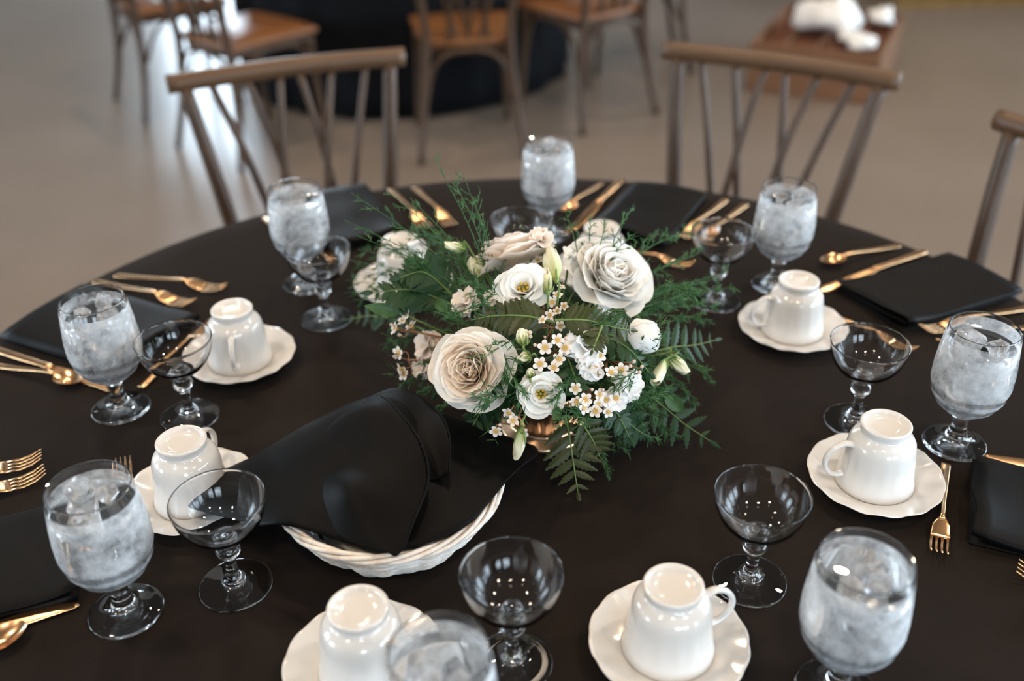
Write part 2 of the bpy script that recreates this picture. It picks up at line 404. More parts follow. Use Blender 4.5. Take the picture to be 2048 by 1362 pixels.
# ------------------------------------------------------------------ tables and cloths
TC = Vector((.01735, .94506, 0)); TR = .762
def table(name, label, c_, drop_to, flare, mat, cloth_name, cloth_label, seed):
    t = thing(name, label, 'table', (c_.x, c_.y, 0))
    mesh('tabletop', *lathe([(0, ZT - .025), (TR - .006, ZT - .025), (TR - .003, ZT - .02), (TR - .003, ZT - .006), (TR - .008, ZT - .003), (0, ZT - .003)], 96), 'table_ply', t)
    for a in range(4):
        an = a * PI / 2 + PI / 4
        p0 = np.array([math.cos(an) * .30, math.sin(an) * .30, ZT - .025]); p1 = np.array([math.cos(an) * .33, math.sin(an) * .33, 0.0])
        mesh('leg', *tube([p0, p1], .016, 10), 'table_steel', t)
    rs = np.random.default_rng(seed); ph = rs.uniform(0, 6.28, 4); n = 240
    def md(p_, i, r, z):
        k = max(0.0, (ZT - .012 - z)) / .3
        am = flare * min(k, 1.6) * (.55 + .45 * math.sin(3 * p_ + ph[0]))
        return r + am * (.5 + .5 * math.sin(22 * p_ + ph[1] + .8 * math.sin(5 * p_ + ph[2]))), z
    prof = [(0, ZT)] + [(r, ZT) for r in (.2, .4, .6, .72, TR - .004)] + [(TR, ZT - .0015), (TR + .0035, ZT - .006), (TR + .005, ZT - .014)]
    prof += [(TR + .006 + .006 * s, ZT - .014 - (ZT - .014 - drop_to) * s) for s in np.linspace(.1, 1, 8)]
    inn = [(max(r - .002, 0), z - (.0022 if z > ZT - .004 else 0)) for r, z in prof[::-1]]
    cl = mesh(cloth_name, *lathe(prof + inn, n, md), mat); cl.location = (c_.x, c_.y, 0)
    tag(cl, cloth_label, 'tablecloth')
    return t
table('banquet_table', 'round banquet table laid for eight under the black cloth', TC, .475, .03, 'tablecloth',
      'tablecloth', 'brownish black cloth covering the round table with the flowers', 1)
BTC = Vector((-.50, 4.93, 0))
table('banquet_table', 'round banquet table under the floor-length dark cloth behind the chairs', BTC, .012, .02, 'navy_cloth',
      'tablecloth', 'floor-length dark navy cloth on the table in the background', 2)

# ------------------------------------------------------------------ chairs (local: rear edge of seat at y=0, faces +y)
def make_chair():
    t = thing('spindle_back_chair', '', 'chair')
    sw, sd, sz = .205, .415, .455
    # seat: rounded trapezoid slab
    out = []
    for x, y in spline([(-.150, .005), (0, -.01), (.150, .005), (.165, .03), (.196, .34), (.178, .378), (0, .392), (-.178, .378), (-.196, .34), (-.165, .03), (-.150, .005)], 60)[:-1]: out.append((x, y))
    n = len(out); v = []
    for z, k in ((sz - .028, .975), (sz - .022, 1), (sz - .006, 1), (sz, .97)):
        v += [(x * k, .2 + (y - .2) * k, z) for x, y in out]
    v.append((0, .2, sz - .006)); f = [tuple(reversed(range(n)))]
    for k in range(3):
        for i in range(n): f.append((k * n + i, k * n + (i + 1) % n, (k + 1) * n + (i + 1) % n, (k + 1) * n + i))
    for i in range(n): f.append((3 * n + i, 3 * n + (i + 1) % n, 4 * n))
    mesh('seat', v, f, 'seat_wood', t)
    ap = []
    for (x, y), (x2, y2) in [(out[i], out[(i + 1) % n]) for i in range(n)]: pass
    v = []
    for z, k in ((sz - .06, .93), (sz - .06, .89), (sz - .027, .89), (sz - .027, .93)): v += [(x * k, .2 + (y - .2) * k, z) for x, y in out]
    f = [(k * n + i, k * n + (i + 1) % n, ((k + 1) % 4) * n + (i + 1) % n, ((k + 1) % 4) * n + i) for k in range(4) for i in range(n)]
    mesh('seat_frame', v, f, 'chair_wood', t)
    for s in (-1, 1):
        P = spline([(s * .205, -.075, 0), (s * .178, -.03, .2), (s * .156, -.012, .42), (s * .163, -.025, .56), (s * .186, -.062, .74), (s * .205, -.098, .872)], 26)
        mesh('back_post', *tube(P, np.concatenate([np.linspace(.0135, .0175, 12), np.linspace(.0175, .0140, 14)]), 10), 'chair_wood', t)
        mesh('leg', *tube(spline([(s * .172, .350, sz - .03), (s * .178, .36, .25), (s * .19, .375, 0)], 10), np.linspace(.018, .0125, 10), 10), 'chair_wood', t)
        mesh('arch_brace', *tube(spline([(s * .172, -.01, .24), (s * .162, .05, .35), (s * .166, .12, .40), (s * .174, .2, .41), (s * .184, .27, .40), (s * .18, .325, .35), (s * .178, .355, .24)], 22), .0085, 8), 'chair_wood', t)
    for y, k in ((-.018, .9), (.355, .95)):
        mesh('arch_brace', *tube(spline([(-.186 * k, y, .23), (-.155 * k, y, .34), (-.09, y, .398), (0, y, .415), (.09, y, .398), (.155 * k, y, .34), (.186 * k, y, .23)], 24), .0095, 8), 'chair_wood', t)
    P = spline([(-.236, -.098, .878), (-.12, -.107, .88), (0, -.110, .881), (.12, -.107, .88), (.236, -.098, .878)], 24)
    v, f = tube(P, .0185, 14)
    mesh('top_rail', v, f, 'rail_wood', t)
    for top in (.17, .32, .54):
        for s in (1, -1):
            x0 = s * (-.236 + .472 * top); x1 = s * (-.236 * .68 + .472 * .68 * (top + .20)); off = .005 * s
            P = spline([(x1, .004, sz - .01), (x1 + (x0 - x1) * .28, -.016 + off, .56), (x0 + (x1 - x0) * .35, -.058 + off, .74), (x0, -.103, .872)], 18)
            mesh('spindle', *tube(P, np.linspace(.0085, .0075, 18), 8), 'chair_wood', t)
    return t
chair0 = make_chair()
def place_chair(o, rail_mid, ang, label, group=None):
    """put the rail's middle over rail_mid (x,y); ang: direction the chair faces"""
    d = Vector((math.cos(ang), math.sin(ang), 0))
    o.location = Vector((rail_mid[0], rail_mid[1], 0)) + d * .108
    o.rotation_euler = (0, 0, ang - PI / 2)
    tag(o, label, 'chair', group)
R_ = math.radians
def chair(rail_mid, deg, label, group):
    o = copy_tree(chair0); place_chair(o, rail_mid, R_(deg), label, group)
place_chair(chair0, (-.437, 2.00), R_(-70), 'weathered oak spindle-back chair at the laid table, beside the bluish floor reflection', 'chairs at the laid table')
chair((.534, 1.975), -119.5, 'weathered oak spindle-back chair at the laid table, in front of the wooden crate', 'chairs at the laid table')
chair((.957, 1.44), -150, 'weathered oak spindle-back chair beside the folded napkin, next round from the crate chair', 'chairs at the laid table')
chair((-.13, 3.64), 97, 'brown-seated spindle-back chair drawn up midway along the dark-clothed table', 'chairs at the dark-clothed table')
chair((.49, 4.03), 125, 'brown-seated spindle-back chair at the dark-clothed table, on the crate side', 'chairs at the dark-clothed table')
chair((.90, 4.95), 183, 'spindle-back chair at the dark-clothed table with only a leg in view, nearest the crate', 'chairs at the dark-clothed table')
chair((-1.20, 3.72), 50, 'brown-seated spindle-back chair at the dark-clothed table, in front of the bluish floor reflection', 'chairs at the dark-clothed table')
chair((-1.70, 4.32), 35, 'spindle-back chair at the dark-clothed table, standing farthest into the bluish floor reflection', 'chairs at the dark-clothed table')

# ------------------------------------------------------------------ crate, tissue, bar
cr = thing('wooden_crate', 'brown wooden crate with dividers on the concrete floor behind the chair', 'crate', (1.335, 4.36, 0), R_(-26))
CW, CDp, CH = .56, .74, .215
for nm, b in [('side_board', box(-CW / 2, CW / 2, 0, .018, 0, CH, .003)), ('side_board', box(-CW / 2, CW / 2, CDp - .018, CDp, 0, CH, .003)),
              ('side_board', box(-CW / 2, -CW / 2 + .018, .018, CDp - .018, 0, CH, .003)), ('side_board', box(CW / 2 - .018, CW / 2, .018, CDp - .018, 0, CH, .003))]:
    mesh(nm, *b, 'crate_wood', cr, False)
mesh('bottom_board', *box(-CW / 2 + .018, CW / 2 - .018, .018, CDp - .018, .005, .02), 'crate_dark', cr, False)
mesh('lid_panel', *box(-CW / 2 + .019, CW / 2 - .019, .019, CDp - .019, CH - .05, CH - .04), 'crate_dark', cr, False)
for k in range(1, 4):
    x = -CW / 2 + CW * k / 4
    mesh('divider', *box(x - .006, x + .006, .019, CDp - .019, CH - .04, CH - .006), 'crate_wood', cr, False)
def crumple(name, label, x, y, z, r, seed, flat=.6, where=None, cat='tissue', group='crumpled tissue in the crate'):
    rs = np.random.default_rng(seed); v, f = lathe([(0, -.5)] + [(math.sin(a) * 1.0, -math.cos(a) * .5) for a in np.linspace(.3, PI - .3, 8)] + [(0, .5)], 20)
    V = []
    K = rs.normal(size=(9, 3)); Ph = rs.uniform(0, 6, 9)
    for p_ in v:
        q = np.array(p_); n_ = q / (np.linalg.norm(q) + 1e-9)
        s = 1 + sum(.11 * math.sin(4 * (K[i] @ n_) + Ph[i]) for i in range(9)) * .8
        V.append((q[0] * s * r, q[1] * s * r, max(q[2] * s * r * 2 * flat, -.45 * r) + .45 * r))
    o = mesh(name, V, f, 'tissue', smooth=True); a = R_(-26)
    o.location = (1.335 + x * math.cos(a) - y * math.sin(a), 4.36 + x * math.sin(a) + y * math.cos(a), z)
    if where is not None: o.location = where
    tag(o, label, cat, group)
crumple('crumpled_tissue', 'large crumpled white tissue bundle lying in the middle of the wooden crate', -.02, .38, CH - .009, .13, 3)
crumple('crumpled_tissue', 'small crumpled white tissue bundle in the far corner of the wooden crate', .19, .60, CH - .009, .06, 4)
crumple('crumpled_tissue', 'flat crumpled white tissue near the open front corner of the wooden crate', .17, .12, CH - .009, .065, 5, .35)
crumple('crumpled_tissue', 'thin scrap of white tissue between two tissue bundles in the crate', .12, .22, CH - .009, .055, 6, .3)
_sd = Vector((math.cos(R_(35)), math.sin(R_(35)), 0)); _sp = Vector((-1.70, 4.32, 0)) + _sd * .30 + Vector((_sd.y, -_sd.x, 0)) * .07
crumple('white_cloth_bundle', 'crumpled white cloth lying on a chair seat at the dark-clothed table', 0, 0, 0, .085, 9, .45, (_sp.x, _sp.y, .4565), 'cloth', None)
br = thing('bar_counter', 'golden oak panelled bar counter along the far side of the hall', 'counter', (3.9, 5.83, 0))
mesh('counter_top', *box(-1.75, 1.9, -.04, .62, 1.05, 1.09, .005), 'bar_wood', br, False)
mesh('plinth', *box(-1.68, 1.85, .03, .58, 0, .08), 'bar_wood', br, False)
for k in range(14):
    x = -1.7 + k * .255
    mesh('front_plank', *box(x + .003, x + .252, 0, .022, .08, 1.05, .003), 'bar_wood', br, False)
mesh('carcass', *box(-1.69, 1.86, .022, .58, .08, 1.05), 'bar_wood', br, False)

# ------------------------------------------------------------------ tableware masters
def coupe_mesh():
    pr = [(0, 0.0015), (.020, .0008), (.0340, 0), (.0349, .0010), (.0342, .0021), (.024, .0036), (.0135, .0062), (.0105, .0085), (.0108, .0110), (.0088, .0135), (.0064, .018), (.0056, .025), (.0056, .033), (.0066, .0385), (.0100, .0425), (.0118, .0470), (.0112, .0510), (.0078, .0545), (.0068, .0575), (.0076, .0605), (.0125, .0632),
          (.021, .0672), (.0295, .0738), (.0362, .0825), (.0406, .0925), (.0430, .1025), (.0436, .1075), (.0441, .1094), (.0441, .1102), (.0435, .1108), (.0428, .1102), (.0426, .1094), (.0424, .1075), (.0418, .1025), (.0394, .0932), (.0350, .0838), (.0284, .0758), (.020, .0700), (.0125, .0676), (.0088, .0682), (.0068, .0700), (.004, .0712), (0, .0716)]
    return mesh('coupe_glass', *lathe(dens(pr), 96), 'glass')
GOB_OUT = [(.0140, .0448), (.0215, .0492), (.0310, .0580), (.0382, .0710), (.0416, .0870), (.0416, .1030), (.0402, .1210), (.0382, .1390), (.0366, .1525)]
GOB_IN = [(.0355, .1525), (.0370, .1390), (.0390, .1210), (.0403, .1030), (.0403, .0880), (.0370, .0730), (.0300, .0610), (.0205, .0535), (.0100, .0505), (0, .0498)]
def goblet_master(level, seed):
    t = thing('water_goblet', '', 'goblet')
    pr = [(0, .002), (.018, .001), (.0335, 0), (.0346, .0014), (.0335, .0030), (.0245, .0052), (.0150, .0095), (.0108, .0150), (.0092, .0220), (.0088, .0300), (.0100, .0385)] + GOB_OUT + [(.03655, .1531), (.03605, .1534), (.03555, .1531)] + GOB_IN
    mesh('glass_body', *lathe(dens(pr), 72), 'glass', t)
    ins = [(max(r - .0004, 0), z + .0003) for r, z in GOB_IN if z < level]
    rl = np.interp(level, [z for r, z in GOB_IN][::-1], [r for r, z in GOB_IN][::-1]) - .0004
    mesh('water', *lathe([(0, level), (rl - .002, level), (rl, level + .0008)] + ins, 40), 'water', t)
    fr = [(r + .0004, z) for r, z in GOB_OUT if z < level + .004] + [(np.interp(level + .010, [z for r, z in GOB_OUT], [r for r, z in GOB_OUT]) + .0004, level + .010)]
    mesh('condensation', *lathe(fr, 48), 'frost', t)
    rs = np.random.default_rng(seed)
    cubes = [(-.014, .010, level - .004), (.013, -.008, level - .002), (.012, .012, level + .008), (-.010, -.013, level - .016), (.004, .002, level - .028), (-.012, .008, level - .040), (.012, .004, level - .052)]
    for i, (x, y, z) in enumerate(cubes):
        s = rs.uniform(.0088, .0105) * (1 if i < 4 else .92)
        v, f = box(-s, s, -s * .9, s * .9, -s * .95, s * .95, s * .35)
        e = Euler(rs.uniform(-1, 1, 3)).to_matrix()
        q = e
        V = []
        for p_ in v:
            pp = q @ Vector(p_) * float(1 + rs.normal() * .05) + Vector((x, y, z)); rr = math.hypot(pp.x, pp.y)
            lim = np.interp(min(max(pp.z, .0498), .1525), [z_ for r_, z_ in GOB_IN][::-1], [r_ for r_, z_ in GOB_IN][::-1]) - .0016
            if rr > lim: pp.x *= lim / rr; pp.y *= lim / rr
            V.append(pp)
        mesh('ice_cube', V, f, 'ice', t, smooth=False)
    return t
def saucer_mesh():
    top = [(0, .0042), (.020, .0043), (.032, .0046), (.0375, .0049), (.0395, .0060), (.0420, .0064), (.050, .0086), (.060, .0124), (.068, .0158), (.0708, .0170)]
    bot = [(.0712, .0164), (.068, .0138), (.060, .0104), (.050, .0062), (.041, .0030), (.0385, .0004), (.0365, .0002), (.0350, .0020), (0, .0022)]
    def md(p_, i, r, z):
        k = max(0, (r - .043) / .028)
        sc_ = abs(math.sin(7 * p_ + 26 * (r - .043)))
        return r * (1 + .016 * k * k * (sc_ - .6)), z + .0007 * k * (math.sin(14 * p_ + 52 * (r - .043)))
    return mesh('saucer', *lathe(top + bot, 168, md), 'porcelain')
def cup_master():
    t = thing('teacup', '', 'cup')
    pr = [(.0400, .0008), (.0412, 0), (.0420, .0010), (.0411, .0045), (.0392, .013), (.0375, .025), (.0362, .038), (.0350, .049), (.0335, .0555), (.0305, .0605), (.0262, .0632), (.0240, .0652), (.0239, .0675), (.0250, .0705), (.0261, .0735), (.0262, .0755), (.0250, .0766), (.0232, .0762), (.0220, .0745), (.0212, .0728), (.012, .0722), (0, .0722),
          ]
    inn = [(0, .0665), (.015, .0655), (.026, .0585), (.0325, .0485), (.0345, .036), (.0360, .024), (.0378, .012), (.0392, .004), (.0400, .0008)]
    def md(p_, i, r, z):
        k = max(0.0, 1 - abs(z - .03) / .025)
        return r + .00035 * k * math.sin(16 * p_), z
    v, f = lathe(pr, 96, md); mesh('bowl', v, f, 'porcelain', t)
    mesh('inside', *lathe(inn, 64), 'porcelain', t)
    P = spline([(.0330, 0, .0525), (.0430, 0, .0550), (.0540, 0, .0490), (.0605, 0, .0380), (.0595, 0, .0265), (.0530, 0, .0180), (.0460, 0, .0150), (.0385, 0, .0160)], 30)
    mesh('handle', *tube(P, np.interp(np.linspace(0, 1, 30), [0, .2, .5, .8, 1], [.0036, .0026, .0027, .0026, .0036]), 10, sx=1.35), 'porcelain', t)
    return t
def loft(S, n=10):
    """sections (s, width, thickness, z, y-shift): a bar along +x with super-elliptic section"""
    v, f = [], []
    for s, w_, th, z, *yy in S:
        y0 = yy[0] if yy else 0
        for j in range(n):
            a = 2 * PI * (j + .5) / n; ca, sa = math.cos(a), math.sin(a)
            v.append((s, y0 + w_ / 2 * math.copysign(abs(ca) ** .55, ca), z + th / 2 * math.copysign(abs(sa) ** .55, sa)))
    k = len(S)
    for i in range(k - 1):
        for j in range(n): f.append((i * n + j, i * n + (j + 1) % n, (i + 1) * n + (j + 1) % n, (i + 1) * n + j))
    f.append(tuple(reversed(range(n)))); f.append(tuple(range((k - 1) * n, k * n)))
    return v, f
def fork_master(L):
    t = thing('fork', '', 'fork'); q = L / .19
    mesh('handle', *loft([(0, .0115 * q, .002, .002), (.004 * q, .0125 * q, .0028, .002), (.05 * q, .0092 * q, .003, .0048), (.09 * q, .0062 * q, .0032, .0085), (.118 * q, .0052 * q, .0032, .0115), (.128 * q, .0075 * q, .0026, .0112)]), 'gold', t)
    mesh('head', *loft([(.124 * q, .0062 * q, .0026, .0114), (.131 * q, .0155 * q, .0022, .0106), (.137 * q, .0215 * q, .002, .0088), (.146 * q, .0225 * q, .002, .0058), (.153 * q, .0228 * q, .002, .0042)], 12), 'gold', t)
    for k in range(4):
        y = (k - 1.5) * .0063 * q
        mesh('tine', *loft([(.151 * q, .0040 * q, .002, .0043, y), (.165 * q, .0036 * q, .0019, .0038, y * 1.01), (.178 * q, .0030 * q, .0017, .0062, y * 1.0), (.190 * q, .0014 * q, .0010, .0118, y * .96)], 8), 'gold', t)
    return t
def knife_master():
    t = thing('table_knife', '', 'knife')
    mesh('handle', *loft([(0, .0120, .004, .0035), (.005, .0135, .0056, .0037), (.05, .0118, .0056, .0038), (.095, .0098, .0062, .0040), (.105, .0112, .0062, .0040), (.110, .0112, .0058, .0040)]), 'gold', t)
    mesh('blade', *loft([(.108, .0108, .0030, .0036), (.118, .0150, .0022, .0034), (.15, .0185, .0020, .0030, .0015), (.19, .0192, .0018, .0026, .002), (.215, .0165, .0016, .0024, .0005), (.229, .0095, .0014, .0023, -.003), (.234, .0022, .001, .0022, -.005)], 10), 'gold', t)
    return t
def spoon_master():
    t = thing('teaspoon', '', 'spoon')
    mesh('handle', *loft([(0, .0105, .002, .0022), (.004, .0115, .0028, .0024), (.045, .0086, .003, .0058), (.085, .0054, .0032, .0105), (.103, .0048, .003, .0115), (.112, .0060, .0026, .0098)]), 'gold', t)
    v, f = [], []; nr, na = 8, 24
    for sgn in (1, -1):
        b = len(v); v.append((.131, 0, .0035 - (.0012 if sgn < 0 else 0)))
        for i in range(1, nr + 1):
            r = i / nr
            for k in range(na):
                a = 2 * PI * k / na; ex = .021 * r * math.cos(a); ey = (.0145 - .0022 * math.cos(a)) * r * math.sin(a)
                v.append((.131 + ex, ey, .0035 + .0062 * r * r - (.0012 if sgn < 0 and i < nr else 0)))
        for k in range(na):
            k2 = (k + 1) % na; q = (b, b + 1 + k, b + 1 + k2); f.append(q if sgn > 0 else q[::-1])
            for i in range(nr - 1):
                q = (b + 1 + i * na + k, b + 1 + (i + 1) * na + k, b + 1 + (i + 1) * na + k2, b + 1 + i * na + k2); f.append(q if sgn > 0 else q[::-1])
    mesh('spoon_bowl', v, f, 'gold', t)
    return t
def napkin_mesh(seed, L=.22, W=.137):
    """a cloth napkin folded in three, lying flat: x outward (0..L), y across (0..W), folds along x"""
    rs = np.random.default_rng(seed)
    P = []
    g = .0042
    for s in np.linspace(0, 1, 9): P.append((W * .96 * s, .0012))
    for a in np.linspace(-PI / 2, PI / 2, 7)[1:-1]: P.append((W * .96 + g * .55 * math.cos(a), .0012 + g / 2 + g / 2 * math.sin(a)))
    for s in np.linspace(1, 0, 9): P.append((W * .96 * s, .0012 + g + .0014 * math.sin(PI * s)))
    for a in np.linspace(-PI / 2, PI / 2, 7)[1:-1]: P.append((-g * .75 * math.cos(a), .0012 + g + g * .8 + g * .8 * math.sin(a)))
    for s in np.linspace(0, 1, 10): P.append((W * (.985 * s), .0012 + g + g * 1.6 + .0022 * math.sin(PI * s) - .0042 * s ** 4))
    v = []; nx = 14; ph = rs.uniform(0, 6, 3)
    for i in range(nx):
        x = L * i / (nx - 1)
        for j, (y, z) in enumerate(P):
            k = j / len(P)
            lift = (.0075 * math.exp(-x / .03) * (math.sin(PI * 1.5 * y / W + ph[0]) + 1) * (k > .3)) * k
            wob = .0030 * k * math.exp(-x / .05) * math.sin(9 * y / W + ph[1])
            v.append((x + wob, y, z + lift + .0008 * k * math.sin(14 * x / L + ph[2])))
    o = mesh('folded_napkin', v, gridfaces(nx, len(P)), 'napkin')
    md = o.modifiers.new('thickness', 'SOLIDIFY'); md.thickness = .0012; md.offset = 0
    return o

coupe0 = coupe_mesh(); coupe_me = data_only(coupe0)
saucer_me = data_only(saucer_mesh())
gob_masters = [goblet_master(.134, 11), goblet_master(.132, 12), goblet_master(.137, 13)]
cup0 = cup_master(); fork0 = fork_master(.19); dfork0 = fork_master(.160); knife0 = knife_master(); spoon0 = spoon_master()
used = set()
def take(m):
    if m.name in used: return copy_tree(m)
    used.add(m.name); return m
def pol(r, deg): return Vector((TC.x + r * math.cos(R_(deg)), TC.y + r * math.sin(R_(deg)), ZT))

# where each setting is, said by things one can find
W_ = {22: 'at the setting clockwise of the crate chair', 67: 'at the setting facing the crate chair', 112: 'at the setting under the fern tips',
      157: 'at the setting one clockwise from the basket', 202: 'at the setting touched by the basket cloth', 247: 'at the setting one counter-clockwise from the basket',
      292: 'at the setting two counter-clockwise from the basket', 337: 'at the setting three counter-clockwise from the basket'}
COUPE = {22: (.292, 1.245), 112: (-.259, 1.213), 157: (-.391, .988), 202: (-.273, .707), 247: (-.004, .608), 292: (.226, .701), 337: (.403, .955), 67: (.016, 1.297)}
GOB = {157: (-.481, 1.007), 202: (-.370, .676), 337: (.504, .910), 292: (.273, .571), 22: (.388, 1.290), 67: (.061, 1.471), 112: (-.303, 1.317), 247: (-.056, .490)}
SAU = {292: (.1347, .6181), 337: (.3890, .8402), 22: (.3765, 1.1531), 157: (-.3540, 1.1040), 202: (-.3450, .8330), 247: (-.1335, .5990), 112: (-.157, 1.292), 67: (.133, 1.320)}
CUPA = {292: 18, 337: 188, 22: 192, 157: -82, 202: 78, 247: -35, 112: 60, 67: 250}
DET = {22: 'full of ice', 67: 'nearly brim full', 112: 'with warm lamp glints in it', 157: 'with a cube above the rim', 202: 'with one pale cube above the rim', 247: 'touching the picture of its saucer', 292: 'with a bright cube at the rim', 337: 'with bubbles in the water'}
for i, (g, (x, y)) in enumerate(GOB.items()):
    o = take(gob_masters[i % 3]); o.location = (x, y, ZT + .0006); o.rotation_euler = (0, 0, i * 1.3 + .4)
    tag(o, 'frosted stemmed goblet of iced water ' + W_[g], 'goblet', 'water goblets on the laid table')
for i, (g, (x, y)) in enumerate(COUPE.items()):
    o = bpy.data.objects.new('coupe_glass', coupe_me); col.objects.link(o); o.location = (x, y, ZT + .0006); o.rotation_euler = (0, 0, i * .7)
    tag(o, 'empty coupe glass with knobbed stem ' + W_[g], 'coupe', 'coupe glasses on the laid table')
for i, (g, (x, y)) in enumerate(SAU.items()):
    o = bpy.data.objects.new('saucer', saucer_me); col.objects.link(o); o.location = (x, y, ZT + .0006); o.rotation_euler = (0, 0, i * .9)
    tag(o, 'white scalloped porcelain saucer ' + W_[g], 'saucer', 'saucers on the laid table')
    o = take(cup0); o.location = (x, y, ZT + .0006 + .0066); o.rotation_euler = (0, 0, R_(CUPA[g]))
    tag(o, 'upside-down white porcelain teacup ' + W_[g], 'cup', 'teacups on the laid table')
def lay(master, p0, p1, cat, label, group, dz=.0006, back=None):
    """p0 handle end, p1 direction of the head"""
    o = take(master); d = p1 - p0
    o.location = Vector((p0.x, p0.y, ZT + dz)); o.rotation_euler = (0, 0, math.atan2(d.y, d.x)); tag(o, label, cat, group); return o
# (setting, knife handle (r,deg), knife tip deg, spoon handle, spoon tip, fork A, fork B)
CUT = {22: ((.757, 35.0), (.53, 36.9), (.746, 37.9), (.60, 41.3), (.757, 20.4), (.57, 20.6), (.755, 17.0), (.57, 16.6)),
       67: ((.757, 75.9), (.53, 81.6), (.738, 78.4), (.60, 83.2), (.735, 61.2), (.60, 62.1), (.732, 58.4), (.60, 58.9)),
       112: ((.75, 122.5), (.53, 123.5), (.74, 125.5), (.6, 127), (.748, 107.8), (.57, 105.8), (.742, 104.5), (.59, 102.2)),
       157: ((.742, 164.4), (.51, 169.6), (.722, 167.0), (.577, 168.8), (.750, 148.9), (.562, 147.2), (.738, 146.6), (.588, 142.4)),
       202: ((.74, 209.5), (.506, 210.6), (.70, 215.2), (.554, 211.5), (.722, 193.0), (.535, 186.8), (.738, 188.6), (.552, 184.1)),
       337: ((.745, 350.6), (.52, 352.5), (.74, 354.2), (.60, 356), (.715, 331.6), (.528, 332.7), (.73, 327.5), (.545, 327.5))}
for g, (ka, kb, sa, sb, fa, fb, ga, gb) in CUT.items():
    lay(knife0, pol(*ka), pol(*kb), 'knife', 'gold table knife beside the folded napkin ' + W_[g], 'table knives on the laid table')
    lay(spoon0, pol(*sa), pol(*sb), 'spoon', 'gold teaspoon lying outside the knife ' + W_[g], 'teaspoons on the laid table')
    lay(fork0, pol(*fa), pol(*fb), 'fork', 'gold dinner fork next to the napkin ' + W_[g], 'dinner forks on the laid table')
    lay(fork0, pol(*ga), pol(*gb), 'fork', 'gold outer fork, farther from the napkin ' + W_[g], 'dinner forks on the laid table')
DF = {337: ((.468, -9.2), (.456, -28.9)), 157: ((.497, 168.0), (.497, 150.0)), 202: ((.463, 206.0), (.463, 184.6)), 22: ((.488, 34.0), (.525, 16)), 67: ((.49, 76), (.47, 56))}
for g, (a, b) in DF.items():
    lay(dfork0, pol(*a), pol(*b), 'fork', 'small gold dessert fork beside the saucer ' + W_[g], 'dessert forks on the laid table')
# folded napkins: (inner radius, low-angle edge degree at mid radius, radial direction degrees)
NAP = {22: ((.527, 1.150), 25.4, .136), 67: ((.238, 1.405), 62.8, .132), 112: (pol(.548, 110)[:2], 113.5, .137), 157: ((-.436, 1.206), 153.5, .150), 202: (pol(.500, 194.6)[:2], 199.5, .140), 337: ((.456, .746), -22.5, .142)}
for i, (g, (p_, d, wd)) in enumerate(NAP.items()):
    o = napkin_mesh(20 + i, .218, wd); o.location = (p_[0], p_[1], ZT + .0008); o.rotation_euler = (0, 0, R_(d))
    tag(o, 'black cloth napkin folded into a rectangle ' + W_[g], 'napkin', 'folded napkins on the laid table')

# ------------------------------------------------------------------ bread basket
BC = Vector((-.127, .797, ZT + .0008)); BR = .112
bk = thing('bread_basket', 'white wicker bread basket under the draped black cloth', 'basket', BC)
mesh('base', *lathe([(0, .001), (.072, .001), (.076, .004), (.074, .007), (0, .007)], 40), 'wicker', bk)
NS = 26; H_ = .046
def brad(z): return .076 + (BR - .076) * (z / .055) ** .8
for k in range(NS):
    a = 2 * PI * k / NS; P = [(brad(z) * math.cos(a), brad(z) * math.sin(a), z) for z in np.linspace(.003, .05, 8)]
    mesh('stake', *tube(P, .0016, 6), 'wicker', bk)
for j in range(9):
    z = .005 + j * .0050; P = []
    for k in range(NS * 6):
        a = 2 * PI * k / (NS * 6); s = math.sin(NS / 2 * a + (j % 2) * PI)
        lobe = .0050 * (abs(math.sin(5 * a + .5)) - .5) * (1 - j / 11)
        r = brad(z) + .0026 * s + lobe; P.append((r * math.cos(a), r * math.sin(a), z + .0004 * s))
    mesh('weave_strand', *tube(P, .0029, 6, True), 'wicker', bk)
for j in range(4):
    P = []
    for k in range(240):
        a = 2 * PI * k / 240; th = 5 * a + j * PI / 2
        r = BR + .0034 * math.cos(th); P.append((r * math.cos(a), r * math.sin(a), .0525 + .0036 * math.sin(th)))
    mesh('rim_strand', *tube(P, .0024, 6, True), 'wicker', bk)
cl = thing('basket_cloth', 'black cloth heaped over the wicker bread basket with one corner on a saucer', 'cloth', (0, 0, 0))
def fold(name, C, nu, nv, wr=.0012, seed=0):
    v, f = patch([[(x, y, z + ZT) for x, y, z in r] for r in C], nu, nv)
    rs = np.random.default_rng(seed); K = rs.normal(size=(5, 2)) * 22; ph = rs.uniform(0, 6, 5)
    v = [(p_[0], p_[1], p_[2] + wr * sum(math.sin(K[i][0] * p_[0] + K[i][1] * p_[1] + ph[i]) for i in range(5)) * .4) for p_ in v]
    o = mesh(name, v, f, 'basket_cloth', cl); solidify(o, .0014); return o
fold('main_sheet', [
    [(-.352, .818, .027), (-.292, .872, .026), (-.225, .912, .028), (-.150, .935, .034), (-.070, .925, .030), (.012, .892, .022)],
    [(-.352, .812, .027), (-.285, .846, .044), (-.215, .874, .074), (-.143, .888, .094), (-.068, .880, .070), (.022, .872, .036)],
    [(-.350, .806, .027), (-.278, .812, .052), (-.205, .828, .086), (-.130, .836, .104), (-.062, .836, .078), (.026, .846, .046)],
    [(-.345, .802, .026), (-.262, .775, .058), (-.195, .772, .078), (-.125, .772, .084), (-.060, .785, .074), (.014, .815, .060)],
    [(-.335, .792, .024), (-.262, .742, .048), (-.214, .720, .066), (-.122, .690, .0605), (-.050, .712, .066), (-.001, .788, .068)]], 40, 52, .0012, 1)
